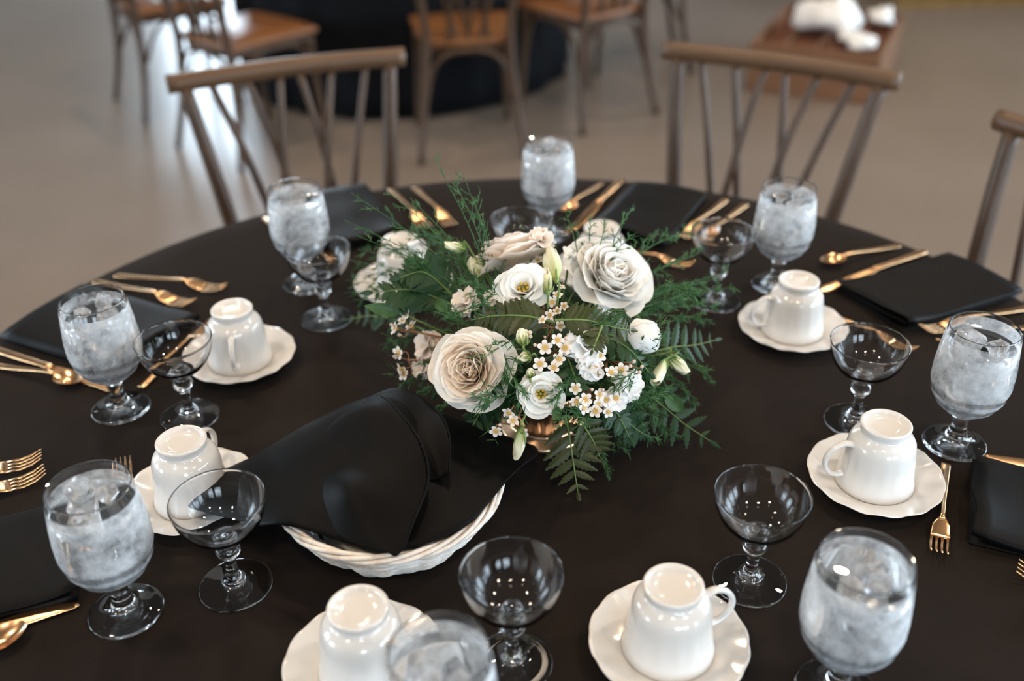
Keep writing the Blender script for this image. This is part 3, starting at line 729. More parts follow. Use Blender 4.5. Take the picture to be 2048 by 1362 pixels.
FLAP = [
    [(-.205, .862, .070), (-.180, .872, .088), (-.158, .878, .098), (-.140, .876, .104)],
    [(-.214, .825, .074), (-.180, .838, .098), (-.144, .842, .114), (-.122, .842, .114)],
    [(-.206, .782, .072), (-.170, .788, .086), (-.130, .790, .098), (-.093, .795, .106)],
    [(-.190, .740, .064), (-.160, .742, .092), (-.120, .742, .090), (-.083, .755, .090)],
    [(-.165, .704, .064), (-.142, .702, .072), (-.118, .697, .072), (-.096, .706, .076)],
    [(-.126, .684, .064), (-.117, .681, .0645), (-.110, .678, .0635), (-.103, .684, .066)]]
SIDE = [
    [(-.160, .895, .088), (-.130, .902, .096), (-.105, .892, .096), (-.084, .866, .094)],
    [(-.138, .858, .106), (-.112, .858, .100), (-.092, .850, .097), (-.072, .838, .100)],
    [(-.118, .812, .100), (-.098, .812, .092), (-.082, .808, .092), (-.064, .804, .098)],
    [(-.100, .770, .088), (-.088, .768, .080), (-.075, .768, .080), (-.064, .768, .085)]]
fold('front_flap', FLAP, 36, 28, .0014, 2)
fold('side_fold', SIDE, 26, 22, .0012, 3)
for C in (FLAP, SIDE):                                     # stitched hems along the free edges
    P = spline([(r[-1][0], r[-1][1], r[-1][2] + ZT + .0006) for r in C], 40)
    mesh('hem', *tube(P, .0012, 6), 'basket_cloth', cl)

# ------------------------------------------------------------------ the centrepiece
VC = Vector((.037, .955, ZT + .0008))
vs = thing('fluted_vase', 'rose gold fluted vase holding the white flowers', 'vase', VC)
def vmd(p_, i, r, z):
    k = 1.0 if .016 < z < .09 else 0.0
    return r * (1 + k * .035 * abs(math.sin(13 * p_)) - k * .02), z
vp = [(0, .003), (.045, .002), (.0525, 0), (.054, .003), (.051, .007), (.043, .011), (.0405, .015), (.043, .022), (.050, .036), (.058, .052), (.064, .068), (.067, .08), (.065, .081), (.061, .068), (.054, .05), (.046, .036), (.03, .026), (0, .024)]
mesh('vase_body', *lathe(vp, 156, vmd), 'vase_gold', vs)
tag(mesh('floral_foam', *lathe([(0, .03), (.028, .03), (.045, .040), (.056, .06), (.060, .075), (.058, .095), (.045, .112), (.02, .122), (0, .124)], 24), 'foam', loc=VC),
    'dark green floral foam block filling the rose gold vase', 'floral foam')
DC = np.array([.037, .960, ZT + .035]); DR = np.array([.150, .150, .165])
def dome(px, py, lift=0.0):
    """point where the line through the pixel meets the bouquet's dome, and the dome's outward normal"""
    o = np.array(CAM); d = np.array(ray(px, py)); R2 = DR + lift
    oo = (o - DC) / R2; dd = d / R2
    A = dd @ dd; B = oo @ dd; C_ = oo @ oo - 1; D = B * B - A * C_
    t = (-B - math.sqrt(D)) / A if D > 0 else -B / A
    p_ = o + d * t; n = (p_ - DC) / R2 ** 2; n /= np.linalg.norm(n)
    return Vector(p_), Vector(n)
def mpp(p_): return (p_ - CAM).dot(_fw) / F_PX          # metres per photo pixel at a point
ROOT = Vector((VC.x, VC.y, ZT + .07))

def petal_mesh(L, W, f0, f1, Rc, ruf, seed, mat, nu=9, nv=8, k=1.0, r0=.0, z0=0.0, tip=.22, notch=0.0, pinch=.35):
    rs = np.random.default_rng(seed); v, uv = [], []
    ph = rs.uniform(0, 6, 4)
    nn = 24; S = [(r0, z0)]; F_ = []
    for i in range(nn):
        f_ = R_(f0 + (f1 - f0) * ((i + .5) / nn) ** k); F_.append(f_)
        S.append((S[-1][0] + math.sin(f_) * L / nn, S[-1][1] + math.cos(f_) * L / nn))
    F_.append(F_[-1]); S = np.array(S); F_ = np.array(F_)
    for i in range(nu):
        a = i / (nu - 1)
        for j in range(nv):
            u = -1 + 2 * j / (nv - 1)
            s = a * (1 - tip * abs(u) ** 2.2 - notch * math.exp(-(u / .25) ** 2) * a)
            x = np.interp(s * nn, range(nn + 1), S[:, 0]); z = np.interp(s * nn, range(nn + 1), S[:, 1]); fi = np.interp(s * nn, range(nn + 1), F_)
            wd = W * (pinch + (1 - pinch) * math.sin(min(1, a * 1.25) * PI / 2)) * (1 - .12 * max(0, a - .8) / .2)
            be = u * wd / Rc; la = Rc * math.sin(be); inw = Rc * (1 - math.cos(be))
            rf = ruf * L * a ** 2.5 * (math.sin(3.1 * u + ph[0]) * .6 + math.sin(6.3 * u + ph[1]) * .35 + math.sin(11 * u + ph[2]) * .15)
            inw += rf
            v.append((x - math.cos(fi) * inw, la, z + math.sin(fi) * inw)); uv.append((j / (nv - 1), a))
    return data_only(mesh('petal', v, gridfaces(nu, nv), mat, uv=uv))
def head(name, label, cat, px, py, size_px, facing=(0, 0, 0), blend=.5, lift=0.0, spin=0, group='flowers of the centrepiece', depth=0.0):
    p_, n = dome(px, py, lift); tocam = (CAM - p_).normalized()
    p_ = p_ - tocam * depth
    z = (n * (1 - blend) + tocam * blend + Vector(facing)).normalized()
    t = thing(name, label, cat, p_, 0, group)
    t.rotation_mode = 'QUATERNION'
    m = frame_from(z) @ Matrix.Rotation(spin, 3, 'Z'); t.rotation_quaternion = m.to_quaternion()
    S = size_px * mpp(p_)
    mi = (Matrix.Translation(p_) @ m.to_4x4()).inverted()
    return t, S, mi
def stem_to_root(t, mi, S, r=.0016, mat='stem', z0=-.02):
    a = Vector((0, 0, z0)); b = mi @ ROOT; d = Vector((0, 0, -.35)) * (b - a).length
    P = spline([a, a + d * .6 + (b - a) * .15, a + (b - a) * .6 + d * .4, b], 12)
    mesh('stem', *tube(P, r, 6), mat, t)
def add_layers(t, S, layers, seed, name='petal'):
    rs = np.random.default_rng(seed); a0 = 0
    for li, (n, L, W, f0, f1, Rc, ruf, mat, r0, z0, k) in enumerate(layers):
        ms = [petal_mesh(L * S, W * S, f0 + rs.normal() * 3, f1 + rs.normal() * 5, Rc * S, ruf, seed * 31 + li * 7 + q, mat, r0=r0 * S, z0=z0 * S, k=k) for q in range(2)]
        a0 += 2.4
        for i in range(n):
            s = 1 + rs.normal() * .04
            inst(ms[i % 2], name, t, (0, 0, rs.normal() * .006 * S), (rs.normal() * .05, rs.normal() * .05, a0 + 2 * PI * i / n + rs.normal() * .10), (s, s, s))
def garden_rose(label, px, py, size, facing, outer, mid, inner, seed, blend=.5, lift=0, nq=5, openness=0, depth=0):
    t, S, mi = head('garden_rose', label, 'rose', px, py, size, facing, blend, lift, seed, depth=depth)
    o = openness
    add_layers(t, S, [
        (5, .56, .36, 52 + o, 88 + o, .50, .075, outer, .03, -.22, .8),
        (6, .54, .34, 40 + o, 66 + o, .42, .075, outer, .03, -.21, .8),
        (6, .53, .31, 32, 50, .36, .07, outer, .03, -.21, .8),
        (7, .52, .28, 26, 38, .31, .07, mid, .03, -.21, .8),
        (7, .50, .25, 21, 28, .27, .07, mid, .04, -.20, .8),
        (7, .48, .21, 16, 18, .22, .07, mid, .04, -.19, .8)], seed)
    rs = np.random.default_rng(seed + 5)
    add_layers(t, S, [                                    # heart: petals close over the middle in a swirl
        (6, .47, .19, 12, 4, .19, .05, mid, .03, -.19, .9), (6, .455, .16, 10, -12, .15, .05, inner, .02, -.19, .9),
        (5, .44, .13, 9, -28, .12, .05, inner, .02, -.185, .9), (4, .425, .10, 8, -42, .09, .04, inner, .01, -.18, .9),
        (4, .40, .08, 8, -60, .06, .04, inner, .01, -.175, .9)], seed + 50)
    mesh('calyx', *lathe([(0, -.30 * S), (.03 * S, -.29 * S), (.06 * S, -.22 * S), (.05 * S, -.17 * S), (0, -.16 * S)], 12), 'stem', t)
    stem_to_root(t, mi, S, .0022, z0=-.27 * S)
    return t
def lisianthus(label, px, py, size, facing, seed, blend=.5, lift=0):
    t, S, mi = head('lisianthus', label, 'lisianthus', px, py, size, facing, blend, lift, seed)
    add_layers(t, S, [
        (5, .60, .34, 30, 98, .45, .06, 'lisi', .03, -.30, .9),
        (5, .57, .32, 24, 72, .40, .06, 'lisi', .03, -.29, .9),
        (5, .53, .28, 18, 45, .33, .05, 'lisi', .03, -.28, .9),
        (5, .48, .24, 14, 26, .27, .04, 'lisi', .03, -.27, .9)], seed)
    mesh('pistil', *lathe([(0, -.28 * S), (.06 * S, -.27 * S), (.07 * S, -.2 * S), (.04 * S, -.12 * S), (.02 * S, -.06 * S), (0, -.05 * S)], 12), 'pistil', t)
    rs = np.random.default_rng(seed)
    for k in range(6):
        a = k * 1.05 + rs.normal() * .1; r = .085 * S; z = (-.04 + rs.normal() * .015) * S
        mesh('stamen', *join([tube([(0, 0, -.24 * S), (r * math.cos(a), r * math.sin(a), z)], .006 * S, 5), tube([(r * math.cos(a), r * math.sin(a), z - .015 * S), (r * 1.02 * math.cos(a), r * 1.02 * math.sin(a), z + .02 * S), (r * math.cos(a), r * math.sin(a), z + .055 * S)], [.016 * S, .032 * S, .012 * S], 7)]), 'stamen', t)
    stem_to_root(t, mi, S, .0018, z0=-.29 * S)
def ruffle(label, px, py, size, facing, mat, seed, n=26, name='spray_flower', cat='flower', blend=.4, lift=0, flat=1.0):
    t, S, mi = head(name, label, cat, px, py, size, facing, blend, lift, seed)
    rs = np.random.default_rng(seed)
    ms = [petal_mesh(.52 * S, .25 * S, 10 + 12 * q, 40 + 22 * q, .3 * S, .11, seed * 3 + q, mat, nu=8, nv=9, tip=.18, notch=.10) for q in range(4)]
    for i in range(n):
        q = (i / n) ** .6; tilt = R_(62) * q
        m = Matrix.Rotation(i * 2.39996, 4, 'Z') @ Matrix.Rotation(tilt + rs.normal() * .12, 4, 'Y') @ Matrix.Rotation(rs.normal() * .4, 4, 'Z')
        s = 1 + rs.normal() * .08
        inst(ms[i % 4], 'petal', t, matrix=Matrix.Translation((0, 0, -.22 * S)) @ m @ Matrix.Scale(s, 4))
    mesh('calyx', *lathe([(0, -.32 * S), (.05 * S, -.30 * S), (.07 * S, -.22 * S), (0, -.16 * S)], 10), 'stem', t)
    stem_to_root(t, mi, S, .0014, z0=-.30 * S)
def globe(label, px, py, size, facing, seed):
    t, S, mi = head('ranunculus', label, 'ranunculus', px, py, size, facing, .25, 0, seed)
    add_layers(t, S, [
        (5, .98, .44, 88, -62, .50, .012, 'white_petal', .02, -.42, 1.0),
        (5, .96, .40, 84, -66, .45, .012, 'white_petal', .02, -.39, 1.0),
        (5, .92, .34, 80, -66, .38, .015, 'white_petal', .02, -.36, 1.0),
        (5, .80, .26, 74, -60, .30, .015, 'white_petal', .02, -.30, 1.0)], seed)
    mesh('heart', *lathe([(0, -.42 * S), (.2 * S, -.38 * S), (.36 * S, -.2 * S), (.40 * S, 0), (.33 * S, .2 * S), (.18 * S, .33 * S), (0, .37 * S)], 20), 'white_petal', t)
    mesh('calyx', *lathe([(0, -.48 * S), (.08 * S, -.46 * S), (.12 * S, -.41 * S), (0, -.36 * S)], 12), 'stem', t)
    stem_to_root(t, mi, S, .0018, z0=-.46 * S)
def bud(label, p0, p1, wpx, seed, mat='bud', lift=0.0, group='flower buds of the centrepiece', stem_via=None):
    """bud from its base pixel p0 to its tip pixel p1"""
    a, n = dome(*p0, lift); b, _ = dome(*p1, lift); d = b - a; L = d.length; W = wpx * mpp(a) / 2
    t = thing('flower_bud', label, 'flower bud', a, 0, group); t.rotation_mode = 'QUATERNION'
    m = frame_from(d); t.rotation_quaternion = m.to_quaternion(); mi = (Matrix.Translation(a) @ m.to_4x4()).inverted()
    ms = [petal_mesh(1.04 * L, W * 1.15, 24, -16, W * .85, .02, seed + q, mat, nu=9, nv=7, tip=.30, r0=.10 * W, pinch=.4) for q in range(2)]
    for i in range(5):
        inst(ms[i % 2], 'petal', t, rot=(0, 0, i * 2 * PI / 5), scale=(1, 1, 1 - .04 * i))
    mesh('bud_core', *lathe([(0, .02 * L), (.5 * W, .2 * L), (.7 * W, .45 * L), (.4 * W, .75 * L), (0, .92 * L)], 10), M[mat], t, uv=None)
    mesh('calyx', *lathe([(0, -.10 * L), (.22 * W, -.06 * L), (.42 * W, .04 * L), (.45 * W, .13 * L), (.2 * W, .14 * L), (0, .12 * L)], 10), 'stem', t)
    for i in range(4):
        an = i * PI / 2 + .3; ca, sa = math.cos(an), math.sin(an)
        mesh('sepal', *tube([(ca * .35 * W, sa * .35 * W, 0), (ca * .8 * W, sa * .8 * W, .18 * L), (ca * 1.12 * W, sa * 1.12 * W, .42 * L)], [.0009, .0011, .0003], 5), 'stem', t)
    pts = [Vector((0, 0, -.06 * L)), Vector((0, 0, -.35 * L))] + ([mi @ q for q in (stem_via or [])]) + [mi @ ROOT]
    mesh('stem', *tube(spline(pts, 16), .0012, 6), 'stem', t)

garden_rose('largest ivory garden rose, fully open, above the white ranunculus', 1222, 556, 172, (.05, 0, .05), 'rose_white', 'rose_white', 'rose', 3, .55)
garden_rose('peach-hearted ivory garden rose fully open above the black basket cloth', 942, 738, 168, (-.10, 0, 0), 'rose', 'rose_peach', 'rose_peach', 4, .65)
garden_rose('pale blush garden rose half hidden behind the lisianthus and waxflower', 1022, 512, 150, (-.1, .35, .30), 'blush', 'blush', 'rose', 6, .1, 0, depth=.01)
lisianthus('white lisianthus with yellow-green throat touching the blush rose', 1046, 574, 106, (-.02, .0, .12), 12, .5)
lisianthus('white lisianthus with visible yellow stamens low over the vase', 1082, 788, 92, (.05, 0, 0), 13, .7)
globe('tight globe-shaped white ranunculus below the largest rose', 1290, 672, 84, (.25, 0, .1), 21)
ruffle('small blush ruffled flower under the pale bud', 926, 598, 66, (-.3, 0, .1), 'blush', 31, 20)
ruffle('blush ruffled flower beside the peach-hearted rose', 845, 690, 66, (-.3, 0, .1), 'blush', 32, 22)
ruffle('smaller blush ruffled flower below another at the peach-hearted rose', 838, 735, 50, (-.4, 0, -.1), 'blush', 33, 16)
ruffle('white ruffled stock blossom in the middle, between waxflower sprigs', 1172, 690, 84, (.0, 0, .1), 'white_petal', 34, 24)
ruffle('white ruffled stock blossom just under the fern tip in the middle', 1183, 735, 58, (.0, 0, -.2), 'white_petal', 35, 16)
ruffle('white ruffled stock blossom among waxflowers below the ranunculus', 1262, 772, 72, (.2, 0, .0), 'white_petal', 36, 22)
ruffle('white ruffled stock blossom beside the lowest waxflower sprig', 1235, 802, 52, (.1, 0, -.2), 'white_petal', 37, 14)
ruffle('small white ruffled flower in front of the far coupe glass', 1080, 470, 60, (.0, .2, .2), 'blush', 38, 16)
ruffle('small white flower tucked between waxflower and the largest rose', 1140, 505, 40, (.0, .2, .2), 'white_petal', 39, 12)
ruffle('small blush flower half hidden under the white lisianthus', 980, 590, 36, (-.2, .0, .2), 'blush', 40, 12)
bud('plump pale yellow lisianthus bud on an arching stem by the blush rose', (972, 552), (936, 518), 44, 51)
bud('slim pale yellow bud at the top of the arching stem', (928, 498), (888, 488), 24, 52)
bud('pale yellow-green bud standing between waxflower and the largest rose', (1112, 562), (1098, 500), 26, 53)
bud('pale green bud pressed against the white lisianthus by the largest rose', (1095, 585), (1092, 540), 28, 54)
bud('cream yellow bud hanging on a hooked stem below the ranunculus', (1336, 712), (1376, 746), 32, 55)
bud('slim green bud hanging from the hooked stem below the ranunculus', (1330, 722), (1308, 770), 24, 56)
bud('round greenish white bud beside the peach-hearted rose', (1062, 712), (1036, 716), 26, 57)
bud('small green bud on top of the stamen-showing lisianthus', (1062, 756), (1060, 736), 20, 58)
bud('drooping white bud hanging in front of the basket cloth', (1044, 858), (1034, 918), 30, 59, lift=.01)
bud('small half-open green-white bud above the middle waxflowers', (1048, 690), (1042, 658), 30, 60)

# waxflower sprigs
def blossom_mesh():
    v, f, uv = [], [], []
    for k in range(5):
        a = 2 * PI * k / 5; b = len(v); v.append((.28 * math.cos(a), .28 * math.sin(a), .05)); uv.append((.5, 0))
        for q in range(10):
            t = 2 * PI * q / 10; x = .62 + .38 * math.cos(t); y = .355 * math.sin(t)
            v.append((x * math.cos(a) - y * math.sin(a), x * math.sin(a) + y * math.cos(a), .05 + .30 * (x - .3) ** 2 + .25 * y * y)); uv.append((.5, x))
        for q in range(10): f.append((b, b + 1 + q, b + 1 + (q + 1) % 10))
    return data_only(mesh('blossom', v, f, 'wax_petal', uv=uv))
BLM = blossom_mesh()
BCM = data_only(mesh('blossom_cup', *lathe([(0, -.55), (.16, -.5), (.32, -.1), (.38, .08), (.33, .14), (.24, .07), (.1, .05), (.07, .16), (0, .2)], 12), 'wax_center'))
WBM = data_only(mesh('bud', *lathe([(0, -.5), (.2, -.4), (.34, -.05), (.42, .25), (.3, .5), (0, .6)], 10), 'wax_petal'))
def waxsprig(label, foot, pts, buds=(), size=25, lift=.004, seed=0, needles=10):
    rs = np.random.default_rng(seed)
    fp, _ = dome(*foot, -.03)
    t = thing('waxflower_sprig', label, 'waxflower', fp, 0, 'waxflower sprigs of the centrepiece')
    mesh('stem', *tube(spline([fp - fp, (ROOT - fp) * .5 + Vector((0, 0, .01)), ROOT - fp], 8), .0012, 5), 'red_stem', t)
    for px, py in pts:
        p_, n = dome(px, py, lift + rs.uniform(-.004, .006)); s = size * .56 * mpp(p_) * rs.uniform(.88, 1.12)
        z = (n * .6 + (CAM - p_).normalized() * .5 + Vector(rs.normal(size=3) * .28)).normalized()
        m = Matrix.Translation(p_ - fp) @ (frame_from(z) @ Matrix.Rotation(rs.uniform(0, 6), 3, 'Z')).to_4x4() @ Matrix.Scale(s, 4)
        b = inst(BLM, 'blossom', t, matrix=m); inst(BCM, 'blossom_cup', b)
        q = p_ - fp - z * s * .5
        mesh('twig', *tube(spline([q, q - z * .008, q * .4 - z * .006, (0, 0, 0)], 8), .0007, 5), 'red_stem', t)
    for px, py in buds:
        p_, n = dome(px, py, lift + .003); s = size * .34 * mpp(p_)
        m = Matrix.Translation(p_ - fp) @ frame_from(n + Vector(rs.normal(size=3) * .3)).to_4x4() @ Matrix.Scale(s, 4)
        inst(WBM, 'bud', t, matrix=m); q = p_ - fp
        mesh('twig', *tube(spline([q, q - n * .006, (0, 0, 0)], 6), .0006, 5), 'red_stem', t)
    P = []
    for k in range(needles):
        px, py = pts[k % len(pts)]; p_, n = dome(px + rs.normal() * 14, py + rs.normal() * 14, lift - .006); d = (n + Vector(rs.normal(size=3) * .9)).normalized() * rs.uniform(.008, .016)
        P.append(tube([p_ - fp, p_ - fp + d], [.0006, .0002], 4))
    if P: tag(mesh('needle_leaves', *join(P), 'aspar', t), kind='stuff')
waxsprig('waxflower sprig with open pink-white blossoms in the middle of the bouquet', (1110, 705), [(1090, 695), (1115, 680), (1130, 696), (1118, 718), (1080, 728), (1108, 735)], [(1131, 676), (1070, 690)], 26, seed=1)
waxsprig('dense waxflower sprig over the vase beside the lisianthus with stamens', (1185, 790), [(1151, 777), (1153, 804), (1171, 799), (1199, 789), (1195, 808), (1212, 800), (1191, 822), (1232, 796), (1216, 824), (1168, 815)], [(1183, 779), (1140, 812), (1206, 780)], 25, seed=2)
waxsprig('waxflower sprig with blossoms over the white stock petals', (1215, 720), [(1200, 711), (1195, 733), (1243, 740), (1222, 745)], [(1267, 724), (1260, 733), (1283, 734), (1278, 745)], 27, seed=3)
waxsprig('upright waxflower sprig between the blush rose and the largest rose', (1085, 520), [(1072, 486), (1085, 502), (1096, 522), (1076, 520), (1100, 495), (1088, 478)], [(1086, 462), (1095, 540)], 19, .004, 4, 16)
waxsprig('waxflower sprig under the largest rose beside the lisianthus', (1110, 605), [(1115, 590), (1122, 574), (1104, 604), (1115, 622), (1100, 630), (1128, 612)], [(1105, 640), (1126, 560)], 19, -.010, 5)
waxsprig('sparse waxflower sprig at the bouquet edge above the blush flowers', (815, 660), [(790, 657), (806, 640), (822, 652), (812, 628)], [(800, 670), (784, 650)], 26, .002, 6)
waxsprig('sparse waxflower sprig beside the small lower blush flower', (815, 720), [(797, 706), (808, 748), (800, 738)], [(790, 712)], 24, .002, 7)
waxsprig('drooping waxflower sprig hanging over the basket cloth', (1028, 850), [(1018, 826), (1026, 842), (1046, 868), (992, 862)], [(1052, 860), (1000, 850)], 24, .012, 8, 18)
waxsprig('few-flowered waxflower sprig above the middle fern fronds', (1105, 655), [(1085, 640), (1055, 668), (1120, 652)], [(1090, 675)], 19, -.008, 9)

# fern fronds -------------------------------------------------------------
def pinna_mesh(mat, teeth=7, wid=.30, fold_=.18):
    v, f, uv = [], [], []
    L = []
    for k in range(teeth * 2 + 1):
        s = k / (teeth * 2); w_ = wid * (math.sin(PI * min(1, s * .92 + .08)) ** .7) * (1 - .55 * s)
        if k % 2 == 0 and 0 < k < teeth * 2: w_ *= .70
        L.append((s + (.035 if k % 2 else 0), w_))
    n = len(L)
    for s, w_ in L: v += [(s, -w_, -fold_ * w_ + -.10 * s * s), (s, 0, -.10 * s * s), (s, w_, -fold_ * w_ - .10 * s * s)]
    for i in range(n - 1):
        b = i * 3; f += [(b, b + 3, b + 4, b + 1), (b + 1, b + 4, b + 5, b + 2)]
    return data_only(mesh('pinna', v, f, mat, smooth=False))
PIN = {(m, k): pinna_mesh(m, 6 + k, .34 + .04 * k, .25) for m in ('fern', 'fern_olive') for k in range(2)}
for m in ('fern', 'fern_olive'): PIN[(m, 2)] = pinna_mesh(m, 6, .23, .25)
PINR = pinna_mesh('fern', 2, .34, .25)
def frond(label, path, npairs, maxlen, mat='fern', kind=0, up=None, tipfrac=.3, group='fern fronds of the centrepiece', start=.12, rnd=False, seed=0, prof=None):
    """path: list of world points from root to tip"""
    rs = np.random.default_rng(seed); base = Vector(path[0])
    t = thing('fern_frond', label, 'fern', base, 0, group)
    P = spline([Vector(q) - base for q in path], 30)
    mesh('rachis', *tube(P, np.linspace(.0013, .0005, 30), 5), 'stem', t)
    for i in range(npairs):
        s = start + (1 - start) * (i + .3) / npairs; j = min(28, int(s * 29)); p_ = Vector(P[j]); d = Vector(P[j + 1] - P[j]).normalized()
        upv = Vector(up) if up is not None else (Vector(P[j]) + base - Vector(DC)).normalized() * .6 + (CAM - base).normalized() * .7
        upv = (upv - d * upv.dot(d)).normalized(); sd = d.cross(upv)
        ln = maxlen * ((math.sin(PI * (.16 + .84 * s)) ** .8) * (1 - tipfrac) + tipfrac * (1 - s) + .12)
        for sgn in (-1, 1):
            dr = (sd * sgn * .86 + d * .52 + upv * rs.normal() * .14).normalized(); zz = (upv - dr * upv.dot(dr)).normalized(); yy = zz.cross(dr)
            l2 = ln * (1 + rs.normal() * .06)
            m = Matrix.Translation(p_) @ Matrix((dr * l2, yy * l2, zz * l2)).transposed().to_4x4()
            inst(PINR if rnd else PIN[(mat, kind)], 'pinna', t, matrix=m)
    dr = Vector(P[-1] - P[-2]).normalized(); upv = (CAM - base).normalized(); upv = (upv - dr * upv.dot(dr)).normalized(); l2 = maxlen * .45
    inst(PINR if rnd else PIN[(mat, kind)], 'pinna', t, matrix=Matrix.Translation(Vector(P[-1])) @ Matrix((dr * l2, upv.cross(dr) * l2, upv * l2)).transposed().to_4x4())
    return t
def dpath(pix, lifts):
    return [dome(px, py, l)[0] for (px, py), l in zip(pix, lifts)]
def tpath(pix, zs):
    return [at(px, py, ZT + z) for (px, py), z in zip(pix, zs)]
frond('olive fern frond hanging down over the vase front', tpath([(1130, 830), (1140, 880), (1148, 935), (1156, 985)], [.075, .055, .03, .008]), 6, .036, 'fern_olive', 2, seed=1)
frond('dark fern frond spreading toward the fern-covered saucer, upper of two', dpath([(905, 590), (850, 545), (800, 555)], [-.02, 0, .01]), 9, .030, 'fern', 0, seed=2)
frond('dark fern frond spreading toward the fern-covered saucer, lower of two', dpath([(900, 610), (830, 580), (745, 585)], [-.02, 0, .02]), 10, .032, 'fern', 0, seed=3)
frond('round-leafed fern frond lying low beside the knobbed coupe stem', tpath([(850, 660), (790, 640), (740, 632), (690, 640)], [.07, .055, .04, .025]), 8, .024, 'fern', 1, rnd=True, seed=4)
frond('glossy dark fern frond pointing out beyond the hooked-stem bud', tpath([(1290, 710), (1340, 695), (1390, 690), (1432, 680)], [.09, .08, .07, .06]), 7, .034, 'fern', 2, seed=5)
frond('large-leafed fern frond drooping to the cloth below the hooked-stem bud', tpath([(1250, 770), (1310, 800), (1365, 845), (1420, 882)], [.07, .055, .03, .010]), 6, .036, 'fern', 2, rnd=False, seed=6)
frond('olive fern frond lying across the middle toward the ranunculus', dpath([(1110, 640), (1170, 640), (1230, 655), (1262, 660)], [.004, .008, .008, .008]), 12, .024, 'fern_olive', 0, seed=7)
frond('olive fern frond lying between the lisianthus and the peach-hearted rose', dpath([(1110, 645), (1050, 632), (985, 632), (945, 640)], [-.01, .0, .0, 0]), 12, .024, 'fern_olive', 0, seed=8)
frond('short olive fern tip hanging over the white stock', dpath([(1205, 650), (1195, 675), (1185, 700)], [.012, .014, .014]), 5, .016, 'fern_olive', 0, seed=9)
frond('olive-tipped fern frond above the hanging frond, right over the vase', tpath([(1160, 840), (1185, 880), (1200, 915)], [.08, .055, .035]), 6, .028, 'fern_olive', 2, seed=11)
frond('dark fern frond below the ruffled stock at the table edge of the bouquet', tpath([(1230, 820), (1262, 850), (1290, 870)], [.07, .05, .035]), 6, .026, 'fern', 0, seed=12)
k = 0
for a in (0, 45, 90, 135, 180, 225, 315):                  # collar of short dark fronds round the foam
    an = R_(a); c_, s_ = math.cos(an), math.sin(an)
    pth = [Vector((VC.x + c_ * r, VC.y + s_ * r, ZT + z)) for r, z in ((.045, .085), (.075, .090), (.105, .074), (.125, .050))]
    frond('short dark fern frond of the collar around the vase rim', pth, 10, .028, 'fern', a // 45 % 2, up=(c_ * .3, s_ * .3, 1), group='fern collar of the vase', seed=100 + a)
for a in range(15, 375, 45):
    an = R_(a); c_, s_ = math.cos(an), math.sin(an)
    pth = [Vector((VC.x + c_ * r, VC.y + s_ * r, ZT + z)) for r, z in ((.03, .115), (.065, .145), (.100, .140), (.125, .118))]
    frond('short dark fern frond of the upper tier among the roses', pth, 8, .030, 'fern', 0, up=(c_ * .5, s_ * .5, 1), group='upper tier ferns of the centrepiece', seed=200 + a)

# asparagus fern ----------------------------------------------------------
def asparagus(label, path, seed, n=16, bl=.035, nl=.010, group='asparagus fern of the centrepiece', dens=1.0, tipn=True):
    rs = np.random.default_rng(seed); base = Vector(path[0])
    t = thing('asparagus_fern_sprig', label, 'asparagus fern', base, 0, group)
    P = spline([Vector(q) - base for q in path], 40)
    parts = [tube(P, np.linspace(.0009, .0003, 40), 5)]
    V, F = [], []
    def needle(p_, d, l):
        d = d / (np.linalg.norm(d) + 1e-9); s = np.cross(d, rs.normal(size=3)); s /= np.linalg.norm(s) + 1e-9; b = len(V)
        w_ = .00046
        V.extend([p_ - s * w_, p_ + s * w_, p_ + d * l * .6 + s * w_ * .9, p_ + d * l, p_ + d * l * .6 - s * w_ * .9]); F.append((b, b + 1, b + 2, b + 3, b + 4))
    for i in range(n):
        s = .22 + .78 * (i + rs.uniform(0, .6)) / n; j = min(38, int(s * 39)); p0 = P[j]; d = P[j + 1] - P[j]; d /= np.linalg.norm(d)
        sd = np.cross(d, rs.normal(size=3)); sd /= np.linalg.norm(sd)
        l = bl * (1.05 - .75 * s) * rs.uniform(.7, 1.2); e = p0 + (d * .78 + sd * .55) * l; m_ = p0 + (d * .5 + sd * .5) * l * .55
        B = spline([p0, m_, e + np.array([0, 0, -.1 * l])], 7); parts.append(tube(B, [.0005] * 4 + [.0003] * 3, 4))
        for k_ in range(int(14 * dens)):
            q = rs.uniform(.15, 1); jj = min(5, int(q * 6)); bd = B[jj + 1] - B[jj]; bd = bd / np.linalg.norm(bd)
            needle(B[jj] + (B[jj + 1] - B[jj]) * rs.uniform(), bd * .9 + rs.normal(size=3) * .45, nl * rs.uniform(.5, 1.1))
    for k_ in range(int(24 * dens)):
        j = int(rs.uniform(8, 38)); d = P[j + 1] - P[j]; needle(P[j], d / np.linalg.norm(d) * .9 + rs.normal(size=3) * .5, nl * rs.uniform(.5, 1))
    mesh('stem', *parts[0], 'aspar', t)
    tag(mesh('branchlets', *join(parts[1:]), 'aspar', t), kind='stuff')
    tag(mesh('needles', V, F, 'aspar', t, smooth=False), kind='stuff')
def yplane(px, py, y):
    d = ray(px, py); tt = (y - CAM.y) / d.y; return CAM + d * tt
def rise(px, py, y, via=None, root=None):
    e = yplane(px, py, y); r = root or Vector((VC.x - .04, VC.y + .03, ZT + .11)); m_ = (r + e) * .5 + Vector((0, 0, .02))
    if via: m_ = yplane(*via, (r.y + y) / 2)
    return [r, m_, e]
UP = 'tall wispy asparagus fern sprig rising behind the pale buds'
